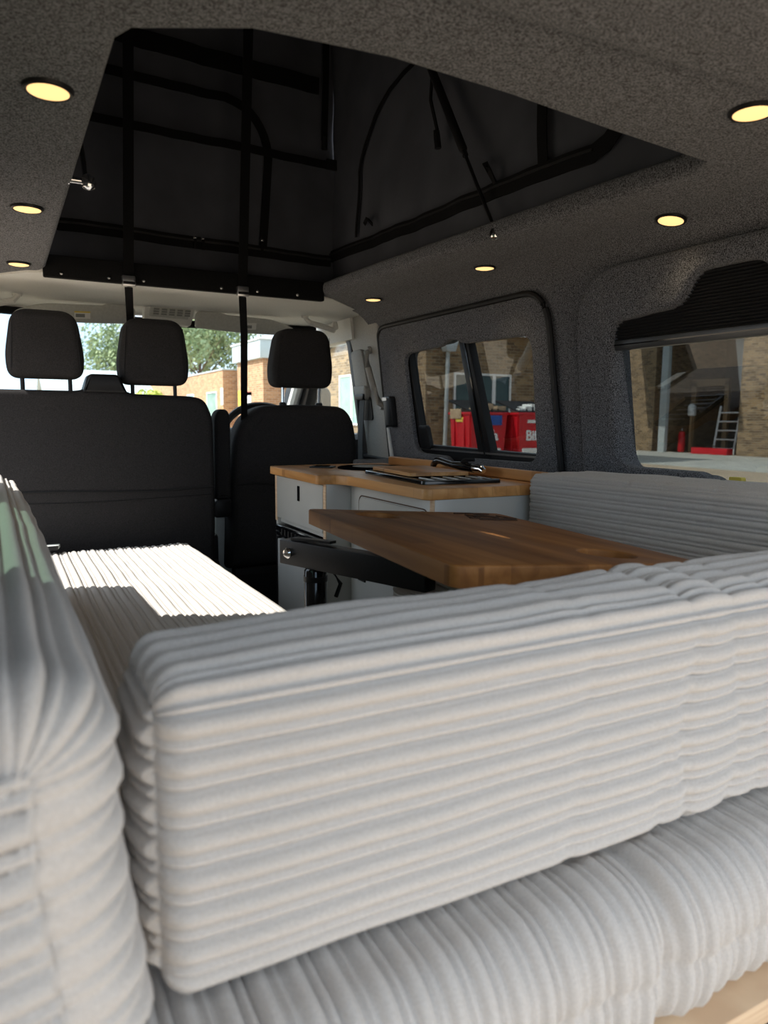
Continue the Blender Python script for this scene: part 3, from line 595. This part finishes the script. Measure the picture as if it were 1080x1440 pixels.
visor('grey sun visor with yellow edged warning label above the passengers', -.56, -.128, -.345, -1)
visor('grey sun visor with a white label above the steering wheel', .104, .545, .300, 1)
oc = thing('overhead_console', 'light grey overhead console with slotted vent between sun visors', 'console', (0, 2.93, 1.40))
f = lambda u, v, d: (u, 2.925 + d + (1.43 - v) * .9, v)
prism('housing', rpoly([(-.098, 1.428), (.098, 1.430), (.090, 1.362), (-.092, 1.372)], .008), [], f, 0, .05, GREYC, oc, bev=.005)
prism('vent_plate', rpoly([(-.078, 1.420), (.078, 1.422), (.074, 1.384), (-.076, 1.388)], .004), [], f, -.003, .004, VISOR, oc, bev=.002)
for k in range(5):
    x = -.062 + k * .030
    for j in range(3): prism('vent_slot', [(x, 1.394 + j * .008), (x + .021, 1.394 + j * .008), (x + .021, 1.400 + j * .008), (x, 1.400 + j * .008)], [], f, -.004, .0, LABELG, oc)
for s, lb in ((1, 'light grey roof grab handle above the driver seat headrest'), (-1, 'light grey roof grab handle above passenger headrest, in corner')):
    t = thing('grab_handle', lb, 'handle', (s * .60, 2.88, 1.40))
    c0 = .600
    tube('grip', [(s * (c0 - .068), 2.86, 1.412), (s * (c0 - .050), 2.85, 1.392), (s * (c0 - .015), 2.85, 1.384), (s * (c0 + .03), 2.85, 1.374), (s * (c0 + .062), 2.86, 1.368), (s * (c0 + .072), 2.87, 1.378)], [.008, .011, .012, .012, .011, .008], GREYC, t, 10)
    for dx, z in ((-.066, 1.414), (.070, 1.378)): lathe('end_mount', [(.014, 0), (.016, .008), (.010, .03)], GREYC, t, 12, Matrix.Translation((s * (c0 + dx), 2.865, z - .004)))
lathe_o = lathe('courtesy_lamp', [(.024, .0), (.022, -.004), (.010, -.006)], mat('lamp_off', (.6, .6, .56), .3, noise_s=20, col2=(.66, .66, .62)), None, 20, Matrix.Translation((.345, 2.72, 1.434)) @ Matrix.Diagonal((1, .7, 1, 1)))
tag(lathe_o, 'small oval courtesy lamp on the cab headlining', 'lamp')
hb = thing('pillar_grab_handle', 'curved beige grab handle on the door pillar', 'handle', (.74, 2.62, 1.08))
tube('grip', [F(2.665, 1.275, .03), F(2.66, 1.265, .052), F(2.635, 1.20, .064), F(2.61, 1.12, .062), F(2.595, 1.06, .050), F(2.592, 1.045, .03)], [.010, .012, .013, .013, .013, .010], TRIM_SHADED, hb, 12)
for z in (1.285, 1.047): lathe('end_mount', [(.014, 0), (.016, .01), (.011, .02)], TRIM_SHADED, hb, 12, Matrix.Translation(Vector(F(2.665 if z > 1.2 else 2.602, z - (.01 if z > 1.2 else 0), .026))) @ Matrix.Rotation(-PI / 2, 4, 'Y'))
bt = thing('seat_belt', 'dark seat belt hanging from the door pillar cover', 'seat belt', (.72, 2.78, .8))
tube('webbing', [F(2.745, 1.085, .05), F(2.765, 1.03, .050), F(2.80, .92, .052), F(2.815, .78, .06)], 0, mat('belt', (.03, .035, .037), .7, noise_s=200, col2=(.045, .05, .052)), bt, flat=(.045, .003, (0, 1, .3)))
prism('belt_guide', rpoly([(2.72, 1.075), (2.79, 1.075), (2.80, 1.10), (2.71, 1.10)], .008), [], F, .062, .048, BLACK, bt, bev=.003)
dp = thing('window_lock_block', 'black plastic block on the wall lining beside the sliding window', 'latch', (.77, 2.5, .95))
prism('block', rpoly([(2.475, .965), (2.535, .965), (2.535, 1.085), (2.475, 1.085)], .012), [], RW, .045, .019, BLACK, dp, bev=.006)
prism('block_cap', rpoly([(2.50, 1.068), (2.535, 1.068), (2.535, 1.080), (2.50, 1.080)], .003), [], RW, .047, .040, STEEL, dp)
tag(prism('edge_strip', [(2.535, .845), (2.555, .845), (2.560, .962), (2.546, .962)], [], RW, .026, .019, GREYC), 'narrow pale trim strip below the black block', 'trim strip')

# ================================================================== KITCHEN
ZC = .840
WT = [(.605, 1.385), (.605, 2.285), (.172, 2.285), (.160, 1.845), (.205, 1.845), (.232, 1.80), (.234, 1.385)]
wt = tag(prism('worktop', rpoly(WT, [.0, .0, .012, .022, .04, .04, .022]), [], lambda u, v, d: (u, v, d), ZC, ZC - .026, OAK, bev=.003, both=True), 'solid oak worktop on the grey kitchen units', 'worktop')
tag(box('worktop_upstand', (.583, .604), (1.387, 2.215), (ZC + .0005, ZC + .028), OAK, None, .006, 3), 'oak upstand along the wall behind the worktop', 'upstand')
fc = thing('fridge_cabinet', 'tall grey kitchen unit with ply edges housing the fridge', 'cabinet', (.45, 2.05, 0))
zc0 = ZC - .0265
box('side_panel', (.190, .60), (1.850, 1.868), (0, zc0), UNIT, fc, .001); box('side_panel', (.190, .60), (2.255, 2.273), (0, zc0), UNIT, fc, .001)
box('ply_edging', (.1875, .1898), (1.850, 1.868), (0, zc0), PLY, fc, .0005); box('ply_edging', (.1875, .1898), (2.255, 2.273), (.66, zc0), PLY, fc, .0005)
box('back_panel', (.585, .60), (1.868, 2.255), (0, zc0), UNIT, fc, .001); box('top_rail', (.20, .585), (1.868, 2.255), (zc0 - .02, zc0), UNIT, fc, .001)
box('shelf', (.20, .585), (1.868, 2.255), (.655, .668), UNIT, fc, .001)
dr_ = box('door', (.186, .200), (1.870, 2.253), (.672, zc0 - .004), UNIT, fc, .002)
prism('slot_handle', rpoly([(2.045, .745), (2.065, .745), (2.065, .792), (2.045, .792)], .004), [], lambda u, v, d: (d, u, v), .1845, .190, GLOSSB, dr_, bev=.001)
fr = thing('fridge', 'grey fronted fridge with black control strip under the kitchen unit', 'fridge', (.45, 2.06, .06))
box('body', (.205, .58), (1.875, 2.248), (.02, .648), BLACK, fr, .004)
cs = box('control_strip', (.178, .205), (1.873, 2.250), (.612, .650), GLOSSB, fr, .006, 3)
for k in range(9): tube('vent_rib', [(.1765, 1.94 + k * .030, .622), (.1765, 1.94 + k * .030, .642)], .003, BLACK, cs, 6)
box('door', (.176, .204), (1.880, 2.225), (.05, .606), mat('fridge_grey', (.50, .51, .50), .25, noise_s=5, col2=(.54, .55, .54)), fr, .006, 3)
box('door_frame', (.180, .206), (2.227, 2.250), (.03, .610), BLACK, fr, .003)
kc = thing('kitchen_cabinet', 'grey kitchen unit with flap and lower door beside the side bench', 'cabinet', (.5, 1.6, 0))
box('side_panel', (.262, .60), (1.390, 1.408), (0, zc0), UNIT, kc, .001); box('ply_edging', (.2595, .2618), (1.390, 1.408), (0, zc0), PLY, kc, .0005)
box('back_panel', (.585, .60), (1.408, 1.848), (0, zc0), UNIT, kc, .001); box('front_frame', (.266, .280), (1.408, 1.848), (0, zc0), UNIT, kc, .001)
dw = prism('drawer_front', rpoly([(1.43, .70), (1.79, .70), (1.79, .782), (1.43, .782)], .02), [], lambda u, v, d: (d, u, v), .262, .272, UNIT, kc, bev=.002)
lp = rpoly([(1.426, .696), (1.794, .696), (1.794, .786), (1.426, .786)], .022); tube('drawer_gap', [(.2655, u, v) for u, v in lp], .0018, mat('gap_brown', (.10, .06, .04), .8, noise_s=9, col2=(.1, .07, .05)), dw, 6, closed=True)
kd = prism('door', rpoly([(1.43, .10), (1.79, .10), (1.79, .670), (1.43, .670)], .012), [], lambda u, v, d: (d, u, v), .258, .270, UNIT, kc, bev=.002)
lt = prism('push_latch', rpoly([(1.735, .548), (1.78, .548), (1.78, .580), (1.735, .580)], .004), [], lambda u, v, d: (d, u, v), .254, .262, BLACK, kd, bev=.002)
prism('latch_slot', rpoly([(1.742, .553), (1.756, .553), (1.756, .575), (1.742, .575)], .002), [], lambda u, v, d: (d, u, v), .2535, .256, GLOSSB, kd)
# sink with oak lid, hob, tap
sk = thing('sink', 'black framed sink let into the worktop with an oak board lid', 'sink', (.5, 1.65, ZC))
SKM = lambda u, v, d: (u, v, ZC + d)
prism('frame', rpoly([(.282, 1.478), (.50, 1.452), (.522, 1.84), (.315, 1.865)], .015), [rpoly([(.30, 1.495), (.485, 1.472), (.506, 1.825), (.332, 1.847)], .015)], SKM, .010, .0005, GLOSSB, sk, bev=.002)
prism('glass_lid', rpoly([(.299, 1.494), (.486, 1.471), (.507, 1.826), (.331, 1.848)], .015), [], SKM, .006, .0008, GLOSSB, sk)
prism('oak_lid', rpoly([(.318, 1.605), (.49, 1.58), (.512, 1.85), (.345, 1.872)], .012), [], SKM, .020, .0105, OAK, sk, bev=.002)
for k in range(5): tube('drain_rib', [(.325 + k * .036, 1.497, ZC + .008), (.33 + k * .036, 1.575, ZC + .008)], .003, STEEL, sk, 6)
hob = thing('hob', 'round black glass hob flush in the worktop near the cab', 'hob', (.42, 2.05, ZC))
lathe('glass_plate', [(.110, .0005), (.110, .004), (.104, .006), (.05, .0065)], HOBG, hob, 40, Matrix.Translation((.435, 2.05, ZC)))
lathe('ring_mark', [(.062, .0066), (.062, .0070), (.058, .0070)], LABELG, hob, 32, Matrix.Translation((.435, 2.05, ZC)))
sc = thing('socket_plate', 'slim black flush socket plate in the worktop corner', 'socket', (.26, 2.17, ZC))
prism('plate', rpoly([(.255, 2.14), (.315, 2.09), (.355, 2.15), (.295, 2.20)], .008), [], SKM, .004, .0005, BLACK, sc, bev=.001)
prism('socket_flap', rpoly([(.275, 2.145), (.312, 2.115), (.335, 2.15), (.298, 2.18)], .004), [], SKM, .006, .003, HOBG, sc)
tp = thing('folding_tap', 'black folding tap with chrome tip beside the sink', 'tap', (.60, 1.83, ZC))
TX = .53
lathe('base', [(.022, .0005), (.022, .006), (.016, .010)], BLACK, tp, 20, Matrix.Translation((TX + .02, 1.862, ZC)))
tube('riser', [(TX + .02, 1.862, ZC + .008), (TX + .01, 1.845, ZC + .022), (TX, 1.812, ZC + .036)], .0095, GLOSSB, tp, 12)
tube('spout', [(TX, 1.818, ZC + .033), (TX, 1.795, ZC + .037), (TX, 1.73, ZC + .029), (TX, 1.665, ZC + .027), (TX, 1.62, ZC + .024)], [.009, .010, .009, .014, .011], GLOSSB, tp, 12)
tube('spout_tip', [(TX, 1.635, ZC + .025), (TX + .003, 1.59, ZC + .025), (TX + .004, 1.580, ZC + .019)], [.0115, .011, .008], CHROME, tp, 12)
lathe('lever', [(.010, 0), (.012, .006), (.006, .014)], BLACK, tp, 12, Matrix.Translation((TX, 1.665, ZC + .034)))
tube('lever_arm', [(TX, 1.665, ZC + .046), (TX + .015, 1.64, ZC + .047)], .005, BLACK, tp, 8)
tp.location = (TX + .02, 1.862, ZC)
for c_ in tp.children: c_.matrix_parent_inverse = Matrix.Translation(-tp.location)

# ================================================================== TABLE
tb = thing('swivel_table', 'oak swivel table with cup recesses on black arm and post', 'table', (-.01, 1.42, 0))
TT = [(-.070, 1.352), (.408, 1.348), (.312, .702), (-.128, .722)]
def tz(u, v, d): return (u, v, .8165 + d - .036 * (u + .07) / .48)
holes = []
def circ(cx, cy, r, n=40): return [(cx + r * math.cos(2 * PI * k / n), cy + r * math.sin(2 * PI * k / n)) for k in range(n)]
C1 = (.048, 1.258); C2 = (.205, .800)
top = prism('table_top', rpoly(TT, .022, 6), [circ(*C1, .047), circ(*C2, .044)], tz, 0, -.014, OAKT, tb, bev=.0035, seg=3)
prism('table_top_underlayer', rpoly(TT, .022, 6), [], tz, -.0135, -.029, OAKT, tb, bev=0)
tb.children[-1].name = 'underside_board'
for i, C in enumerate((C1, C2)):
    prism('cup_recess', circ(*C, .0465), [], tz, -.0125, -.0138, OAKD, tb)
# burnt outline of hills and van engraved in the top
for ln in ([(.255, 1.235), (.275, 1.285), (.29, 1.255), (.31, 1.305), (.335, 1.25), (.352, 1.278), (.365, 1.235)], [(.25, 1.232), (.31, 1.222), (.37, 1.230)], [(.272, 1.236), (.282, 1.262), (.318, 1.262), (.330, 1.238)], [(.26, 1.21), (.31, 1.204), (.355, 1.208)], [(.262, 1.31), (.31, 1.322), (.352, 1.305)]):
    band('engraved_line', [tz(u, v, .0004) for u, v in ln], .005, (.5, .86, 0), tb, BURN)
ad_ = Vector((.36, -.933, 0)).normalized(); a0 = Vector((-.045, 1.545, .696)); an_ = Vector((ad_.y, -ad_.x, 0))
bm = bmesh.new(); bm_box(bm, 0, .42, -.018, .018, -.028, .028, .003)
bmesh.ops.transform(bm, matrix=Matrix.Translation(a0) @ Matrix.Rotation(math.atan2(ad_.y, ad_.x), 4, 'Z'), verts=bm.verts)
fin('arm', bm, BLACK, tb)
for s in (1,):
    lathe('arm_bolt', [(.0125, 0), (.0125, .004), (.009, .008), (.003, .009)], CHROME, tb, 18, Matrix.Translation(a0 + ad_ * .030 + an_ * .018) @ an_.to_track_quat('Z', 'Y').to_matrix().to_4x4())
pp = a0 + ad_ * .100
tube('post', [(pp.x, pp.y, .20), (pp.x, pp.y, .663), (pp.x, pp.y, .669)], [.0255, .0255, .022], GLOSSB, tb, 24)
tube('post_collar', [(pp.x, pp.y, .640), (pp.x, pp.y, .652)], .027, BLACK, tb, 24)
tube('clamp_lever', [pp + Vector((.03, -.02, -.03)), pp + Vector((.045, -.035, -.06)), pp + Vector((.036, -.03, -.09))], .005, BLACK, tb, 8)
tube('friction_handle', [a0 + ad_ * .03 + Vector((0, 0, .031)), a0 + ad_ * .07 + Vector((0, 0, .033)), a0 + ad_ * .15 + Vector((.004, 0, .036))], 0, BLACK, tb, flat=(.02, .006, (ad_.y, -ad_.x, 0)))
ee = a0 + ad_ * .385
tube('swivel_joint', [(ee.x, ee.y, .722), (ee.x, ee.y, .772)], .030, BLACK, tb, 20)
box('post_bracket', (pp.x - .040, pp.x + .03, ), (pp.y - .04, pp.y + .04), (.20, .34), BLACK, tb, .006)

# phone on the bed
ph = thing('folded_leaflet', 'small grey plastic slab lying on the sunlit bed cushion', 'slab', (-.54, 2.44, .578))
prism('slab', rpoly([(-.68, 2.44), (-.475, 2.41), (-.462, 2.47), (-.67, 2.50)], .01), [], lambda u, v, d: (u, v, .580 + d + .05 * max(0, u + .60)), .010, 0, PLASTG, ph, bev=.002)
prism('slab_edge', rpoly([(-.68, 2.434), (-.478, 2.404), (-.472, 2.412), (-.68, 2.442)], .002), [], lambda u, v, d: (u, v, .581 + d + .05 * max(0, u + .60)), .012, .0, BLACK, ph)
ph.name = 'plastic_slab'

# ================================================================== OUTSIDE
GZ = -.40
struct(box('trim_ground', (-60, 70), (-40, 90), (GZ - .2, GZ), ASPH, None, 0)).name = 'ground'
ap_ = box('concrete_apron', (17.6, 25.2), (6, 30), (GZ, GZ + .02), CONC, None, 0); struct(ap_)
def pvc_window(parent, F_, u0, u1, z0, z1, mull, pane, d=0):
    fr_ = prism('window_frame', [(u0, z0), (u1, z0), (u1, z1), (u0, z1)], [[(a + .06, z0 + .06), (b - .06, z0 + .06), (b - .06, z1 - .06), (a + .06, z1 - .06)] for a, b in zip([u0] + mull, mull + [u1])], F_, d + .05, d - .02, PVC, parent)
    for a, b in zip([u0] + mull, mull + [u1]): prism('window_pane', [(a + .05, z0 + .05), (b - .05, z0 + .05), (b - .05, z1 - .05), (a + .05, z1 - .05)], [], F_, d + .02, d + .005, pane, fr_)
def building(name, lb, x, y, z1, fz, M=BRICKB):
    t = thing(name, lb, 'building', ((x[0] + x[1]) / 2, (y[0] + y[1]) / 2, GZ))
    box('brick_wall', x, y, (GZ, z1), M, t, 0)
    if fz: box('fascia', (x[0] - .18, x[1] + .18), (y[0] - .18, y[1] + .18), (z1, z1 + fz), FASCIA, t, .02); box('roof_edge', (x[0] - .24, x[1] + .24), (y[0] - .24, y[1] + .24), (z1 + fz, z1 + fz + .06), WHITE, t, .01)
    else: box('coping', (x[0] - .04, x[1] + .04), (y[0] - .04, y[1] + .04), (z1, z1 + .07), FASCIA, t, .01)
    return t
XF = lambda x0: (lambda u, v, d: (x0 - d, u, v))
YF = lambda y0: (lambda u, v, d: (u, y0 - d, v))
bA = building('brick_building', 'low brick building wing with coping, ahead beyond the windscreen', (8.6, 16), (33.3, 56), 3.15, 0, BRICKA)
pvc_window(bA, XF(8.6), 34.3, 36.2, .9, 2.2, [], PANEG); pvc_window(bA, XF(8.6), 44, 47, .9, 2.2, [45.5], PANEG); pvc_window(bA, XF(8.6), 38.9, 40.5, .9, 2.2, [], PANEG)
bB = building('brick_building', 'taller brick building block with pale fascia ahead of the driver', (9.2, 16), (29.3, 33), 3.45, .75, BRICKA)
for (X_, y, z, h_, w_, c) in ((8.6, 33.25, 1.55, .8, .35, LABELW), (8.6, 33.25, 1.0, .35, .35, YELLOW), (9.2, 32.2, 1.5, .7, .6, YELLOW), (9.2, 30.9, 1.2, .9, .7, LABELW), (9.2, 30.9, 1.95, .16, .7, RED)):
    o = prism('sign_board', [(y, z), (y + w_, z), (y + w_, z + h_), (y, z + h_)], [], XF(X_), .04, 0, c, bA if X_ < 9 else bB)
bC = building('brick_building', 'brown brick building beyond sliding window with pipe and casement', (10.3, 17.3), (18, 28.5), 3.55, .55, BRICKB)
pvc_window(bC, XF(10.3), 21.9, 23.95, .75, 2.5, [22.9], PANEG)
pvc_window(bC, YF(18), 11.25, 13.35, .95, 2.35, [12.05, 12.7], DARKPANE)
# corrugated canopy at the eaves
bm = bmesh.new(); ra = []
for i in range(121):
    x = 12.9 + 3.4 * i / 120; dz = .02 * math.sin(i * PI / 2.5)
    ra.append([bm.verts.new((x, 17.3, 3.42 + dz)), bm.verts.new((x, 17.98, 3.62 + dz)), bm.verts.new((x, 17.98, 3.65 + dz)), bm.verts.new((x, 17.3, 3.45 + dz))])
for a, b in zip(ra, ra[1:]):
    for j in range(4): bm.faces.new((a[j], a[(j + 1) % 4], b[(j + 1) % 4], b[j]))
fin('corrugated_canopy', bm, WHITE, bC)
dpp = thing('drainpipe', 'pale grey drainpipe with hopper on the brown brick wall', 'drainpipe', (10.95, 17.9, GZ))
tube('pipe', [(10.90, 17.88, GZ), (10.97, 17.88, 2.95)], .058, PIPE, dpp, 12)
prism('hopper', rpoly([(10.72, 3.22), (11.22, 3.22), (11.12, 2.92), (10.84, 2.92)], .02), [], YF(18), .30, .02, PIPE, dpp, bev=.01)
for z in (.2, 1.5, 2.5): lathe('pipe_collar', [(.070, 0), (.070, .06)], PIPE, dpp, 12, Matrix.Translation((10.90 + .07 * (z - GZ) / 3.35, 17.88, z)))
# bins
def text(name, s, size, M, parent, mtx):
    c = bpy.data.curves.new(name, 'FONT'); c.body = s; c.size = size; c.extrude = .004; c.align_x = 'CENTER'; c.offset = .012
    o = bpy.data.objects.new('tmp', c); COL.objects.link(o); me = bpy.data.meshes.new_from_object(o); bpy.data.objects.remove(o)
    me.transform(mtx); me.materials.clear(); me.materials.append(M); o = bpy.data.objects.new(name, me); COL.objects.link(o); o.parent = parent; o.matrix_parent_inverse = parent.matrix_basis.inverted(); return o
def bin_(lb, x0, y0, first):
    t = thing('waste_bin', lb, 'bin', (x0 + .6, y0 + .5, GZ), 'red commercial waste bins')
    wv, dv_ = 1.18, .95; zt, zb = 1.17, GZ + .18
    bm = bmesh.new(); A = [bm.verts.new(p) for p in ((x0 + .07, y0 + .07, zb), (x0 + wv - .07, y0 + .07, zb), (x0 + wv - .07, y0 + dv_ - .05, zb), (x0 + .07, y0 + dv_ - .05, zb))]
    Bv = [bm.verts.new(p) for p in ((x0, y0, zt), (x0 + wv, y0, zt), (x0 + wv, y0 + dv_, zt), (x0, y0 + dv_, zt))]
    bm.faces.new(A); bm.faces.new(Bv)
    for k in range(4): bm.faces.new((A[k], A[(k + 1) % 4], Bv[(k + 1) % 4], Bv[k]))
    bmesh.ops.bevel(bm, geom=bm.edges[:], offset=.03, segments=2, affect='EDGES')
    bd = fin('body', bm, RED, t)
    box('rim', (x0 - .03, x0 + wv + .03), (y0 - .03, y0 + dv_ + .03), (zt - .07, zt), RED, t, .02)
    prism('lid', [(y0 + .0, zt + .02), (y0 + dv_, zt + .32), (y0 + dv_ + .05, zt + .28), (y0 + .0, zt)], [], lambda u, v, d: (d, u, v), x0 - .02, x0 + wv + .02, BLACK, t, bev=.01)
    for x in (x0 + .3, x0 + .75): box('side_rib', (x0 - .012, x0 + .04), (y0 + (x - x0) - .05, y0 + (x - x0) + .05), (zb + .25, zt - .12), RED, t, .01)
    for x in (x0 + .15, x0 + wv - .15):
        for y in (y0 + .15, y0 + dv_ - .15): lathe('wheel', [(.09, -.025), (.10, -.015), (.10, .015), (.09, .025)], BLACK, t, 16, Matrix.Translation((x, y, GZ + .10)) @ Matrix.Rotation(PI / 2, 4, 'Y'))
    RX = Matrix.Rotation(PI / 2 - .05, 4, 'X')
    text('lettering', 'Biffa', .36, WHITE, t, Matrix.Translation((x0 + .58, y0 + .012, .46)) @ RX)
    box('info_strip', (x0 + .18, x0 + wv - .2), (y0 + .005, y0 + .05), (.10, .25), LABELW, t, .005)
    if first: box('blue_sticker', (x0 + .50, x0 + .98), (y0 - .02, y0 + .03), (.84, 1.09), BLUE, t, .003); box('yellow_notice', (x0 - .02, x0 + .01), (y0 + .30, y0 + .62), (.92, 1.04), YELLOW, t, .003); box('cardboard_flap', (x0 - .05, x0 - .03), (y0 + .35, y0 + .85), (1.0, 1.25), CARD, t, .004)
    else: box('top_strip', (x0 + .3, x0 + .8), (y0 - .02, y0 + .03), (.90, .98), LABELW, t, .003)
    for k in range(5): 
        bx = box('cardboard_piece', (x0 + .1 + k * .2, x0 + .38 + k * .2), (y0 + .1, y0 + .5), (zt + .02, zt + .10 + .06 * (k % 3)), CARD if first else LABELW, t, .01)
bin_('red waste bin with blue sticker and cardboard, beside the drainpipe', 9.80, 15.0, True)
bin_('red waste bin with white sheets on top, beside another bin', 11.12, 14.75, False)
# garage across the yard
gg = thing('garage_building', 'brick garage with dark open doorway across the yard', 'building', (26, 20, GZ))
box('brick_wall', (25, 30), (22.75, 40), (GZ, 6), BRICKB, gg, 0); box('brick_pier', (25, 25.6), (10, 18.55), (GZ, 6), BRICKB, gg, 0); box('lintel', (25, 25.6), (18.55, 22.75), (4.4, 6), BRICKB, gg, 0)
box('back_wall', (29.6, 30), (16, 22.75), (GZ, 6), DARKIN, gg, 0); box('end_wall', (25.6, 30), (16, 16.3), (GZ, 6), DARKIN, gg, 0); box('door_canopy', (20, 25), (19.3, 24.0), (6, 6.15), FASCIA, gg, 0); box('garage_roof', (25, 30), (10, 40), (6, 6.2), FASCIA, gg, 0)  # canopy is added out of view to keep the sun out of the doorway
box('door_jamb', (24.9, 25.1), (22.0, 22.35), (GZ, 4.4), PIPE, gg, .02); box('timber_frame', (27.0, 27.15), (20.55, 20.75), (GZ, 2.7), TIMBER, gg, 0); box('timber_frame', (27.0, 27.15), (22.2, 22.45), (GZ, 2.7), TIMBER, gg, 0); box('timber_frame', (27.0, 27.15), (20.55, 22.45), (2.5, 2.8), TIMBER, gg, 0)
prism('rolled_curtain', [(18.9, 5), (19.5, 5), (18.95, 1.9), (18.6, 1.9)], [], XF(25.7), .1, 0, PIPE, gg)
ld_ = thing('step_ladder', 'pale ladder leaning inside the open garage doorway', 'ladder', (26, 19.9, GZ))
for y in (19.2, 20.15): tube('ladder_rail', [(25.7, y, GZ), (26.2, y + .12, 1.6)], .045, PVC, ld_, 8)
for k in range(5): tube('ladder_rung', [(25.76 + k * .09, 19.2, GZ + .25 + k * .37), (25.76 + k * .09, 20.2, GZ + .25 + k * .37)], .03, PVC, ld_, 8)
t = thing('toolbox', 'long red toolbox on the ground in the garage doorway', 'toolbox', (25.8, 19.6, GZ)); box('case', (24.9, 25.3), (18.9, 20.6), (GZ + .02, GZ + .28), RED, t, .03); tube('carry_handle', [(25.1, 19.5, GZ + .28), (25.1, 19.6, GZ + .36), (25.1, 19.9, GZ + .36), (25.1, 20.0, GZ + .28)], .02, BLACK, t, 8)
t = thing('gas_bottle', 'red gas bottle beside the garage door jamb', 'bottle', (25.6, 22.0, GZ)); lathe('body', [(.12, 0), (.14, .03), (.14, .75), (.11, .88), (.04, .92)], RED, t, 18, Matrix.Translation((25.7, 21.75, GZ + .02))); lathe('valve', [(.035, 0), (.035, .10), (.02, .12)], STEEL, t, 12, Matrix.Translation((25.7, 21.75, GZ + .94)))
t = thing('white_canister', 'white canister standing on a post inside the garage', 'canister', (26, 21.5, 1)); lathe('body', [(.15, 0), (.17, .05), (.17, .4), (.10, .5), (.05, .52)], WHITE, t, 16, Matrix.Translation((26, 21.55, 1.2))); box('post', (25.95, 26.05), (21.5, 21.6), (GZ, 1.2), TIMBER, t, 0)
# shed and vehicles ahead
sh = thing('metal_roof_shed', 'distant pale shed with grey sheet metal roof', 'shed', (5, 42, GZ)); box('wall', (1.6, 6.4), (40, 46), (GZ, 2.2), WHITE, sh, 0)
prism('roof', [(39.6, 2.15), (43, 3.5), (46.4, 2.15), (43, 3.3)], [], lambda u, v, d: (d, u, v), 1.3, 6.7, FASCIA, sh)
def van(lb, x0, y0, M):
    t = thing('parked_van', lb, 'van', (x0 + .95, y0 + 2.3, GZ))
    prof_ = [(0, .35), (0, .95), (.55, 1.05), (1.25, 1.85), (4.6, 1.9), (4.65, .35)]
    prism('body', rpoly(prof_, .12), [], lambda u, v, d: (x0 + d, y0 + u, GZ + v), 0, 1.9, M, t, bev=.08, seg=3, both=True)
    prism('windscreen', rpoly([(.12, 1.08), (1.78, 1.08), (1.66, 1.72), (.24, 1.72)], .08), [], lambda u, v, d: (x0 + u, y0 + .555 + (v - 1.05) * .875 - d, GZ + v), .03, 0, DARKPANE, t)
    prism('grille', rpoly([(.3, .6), (1.6, .6), (1.6, .8), (.3, .8)], .05), [], lambda u, v, d: (x0 + u, y0 - d, GZ + v), .02, 0, BLACK, t)
    for x in (.1, 1.8):
        for y in (.85, 3.8): lathe('wheel', [(.20, -.1), (.33, -.09), (.33, .09), (.2, .1)], BLACK, t, 20, Matrix.Translation((x0 + x, y0 + y, GZ + .33)) @ Matrix.Rotation(PI / 2, 4, 'Y'))
        lathe('headlamp', [(.10, 0), (.10, .03), (.05, .04)], LABELW, t, 14, Matrix.Translation((x0 + (.25 if x < 1 else 1.65), y0 + .02, GZ + .75)) @ Matrix.Rotation(PI / 2, 4, 'X'))
van('white parked van ahead beyond the passenger headrest', -.2, 24, WHITE)
van('silver grey parked van ahead, beside the white van', 2.1, 25, FASCIA)
def tree(lb, x, y, h, r, n, M=LEAF, seed=1, name='tree', trunk=True):
    t = thing(name, lb, 'tree' if trunk else 'shrub', (x, y, GZ)); rnd = random.Random(seed)
    if trunk:
        tube('trunk', [(x, y, GZ), (x + .1, y, GZ + h * .35), (x, y + .1, GZ + h * .7)], [.22, .17, .06], BARK, t, 10)
        for k in range(5):
            a = k * 1.3; tube('branch', [(x + .05, y, GZ + h * .35 + k * .2), (x + r * .6 * math.cos(a), y + r * .6 * math.sin(a), GZ + h * .6 + k * .2)], [.07, .02], BARK, t, 6)
    else:
        for k in range(6): tube('stem', [(x, y, GZ), (x + r * .4 * math.cos(k), y + r * .4 * math.sin(k), GZ + h * .6)], [.03, .01], BARK, t, 6)
    bm = bmesh.new(); cs_ = [(rnd.uniform(-.6, .6) * r, rnd.uniform(-.6, .6) * r, h * (rnd.uniform(.45, .9) if trunk else rnd.uniform(.25, .7)), rnd.uniform(.35, .55) * r) for _ in range(14)]
    for k in range(n):
        c = cs_[k % 14]; v = Vector((rnd.gauss(0, 1), rnd.gauss(0, 1), rnd.gauss(0, 1))).normalized() * c[3] * rnd.uniform(.75, 1.05)
        p = Vector((x + c[0], y + c[1], GZ + c[2])) + v; s = rnd.uniform(.10, .2) * (1.3 if trunk else .6)
        u = Vector((rnd.gauss(0, 1), rnd.gauss(0, 1), rnd.gauss(0, 1))).normalized(); q = v.normalized().lerp(u, .6).normalized(); a = q.orthogonal().normalized(); b = q.cross(a)
        bm.faces.new([bm.verts.new(p + a * s), bm.verts.new(p + b * s * .5), bm.verts.new(p - a * s), bm.verts.new(p - b * s * .5)])
    o = fin('foliage', bm, M, t, smooth=False); o['kind'] = 'stuff'
tree('broad green tree behind the low brick building wing', 15, 64, 12.5, 5.2, 9000, seed=2)
tree('tall green tree behind the taller brick block', 26.5, 66, 12.0, 5.0, 8000, seed=3)
tree('green tree far off behind the end of the low wing', 12.5, 90, 11.5, 5.0, 9000, seed=4)
tree('green tree beyond the parked vans, behind the passenger headrest', -3.2, 40, 4.0, 2.2, 5000, seed=5)
tree('bright yellow green shrub beside the silver grey van', 4.9, 31, 3.3, .8, 1600, LEAFY, 6, 'shrub', False)
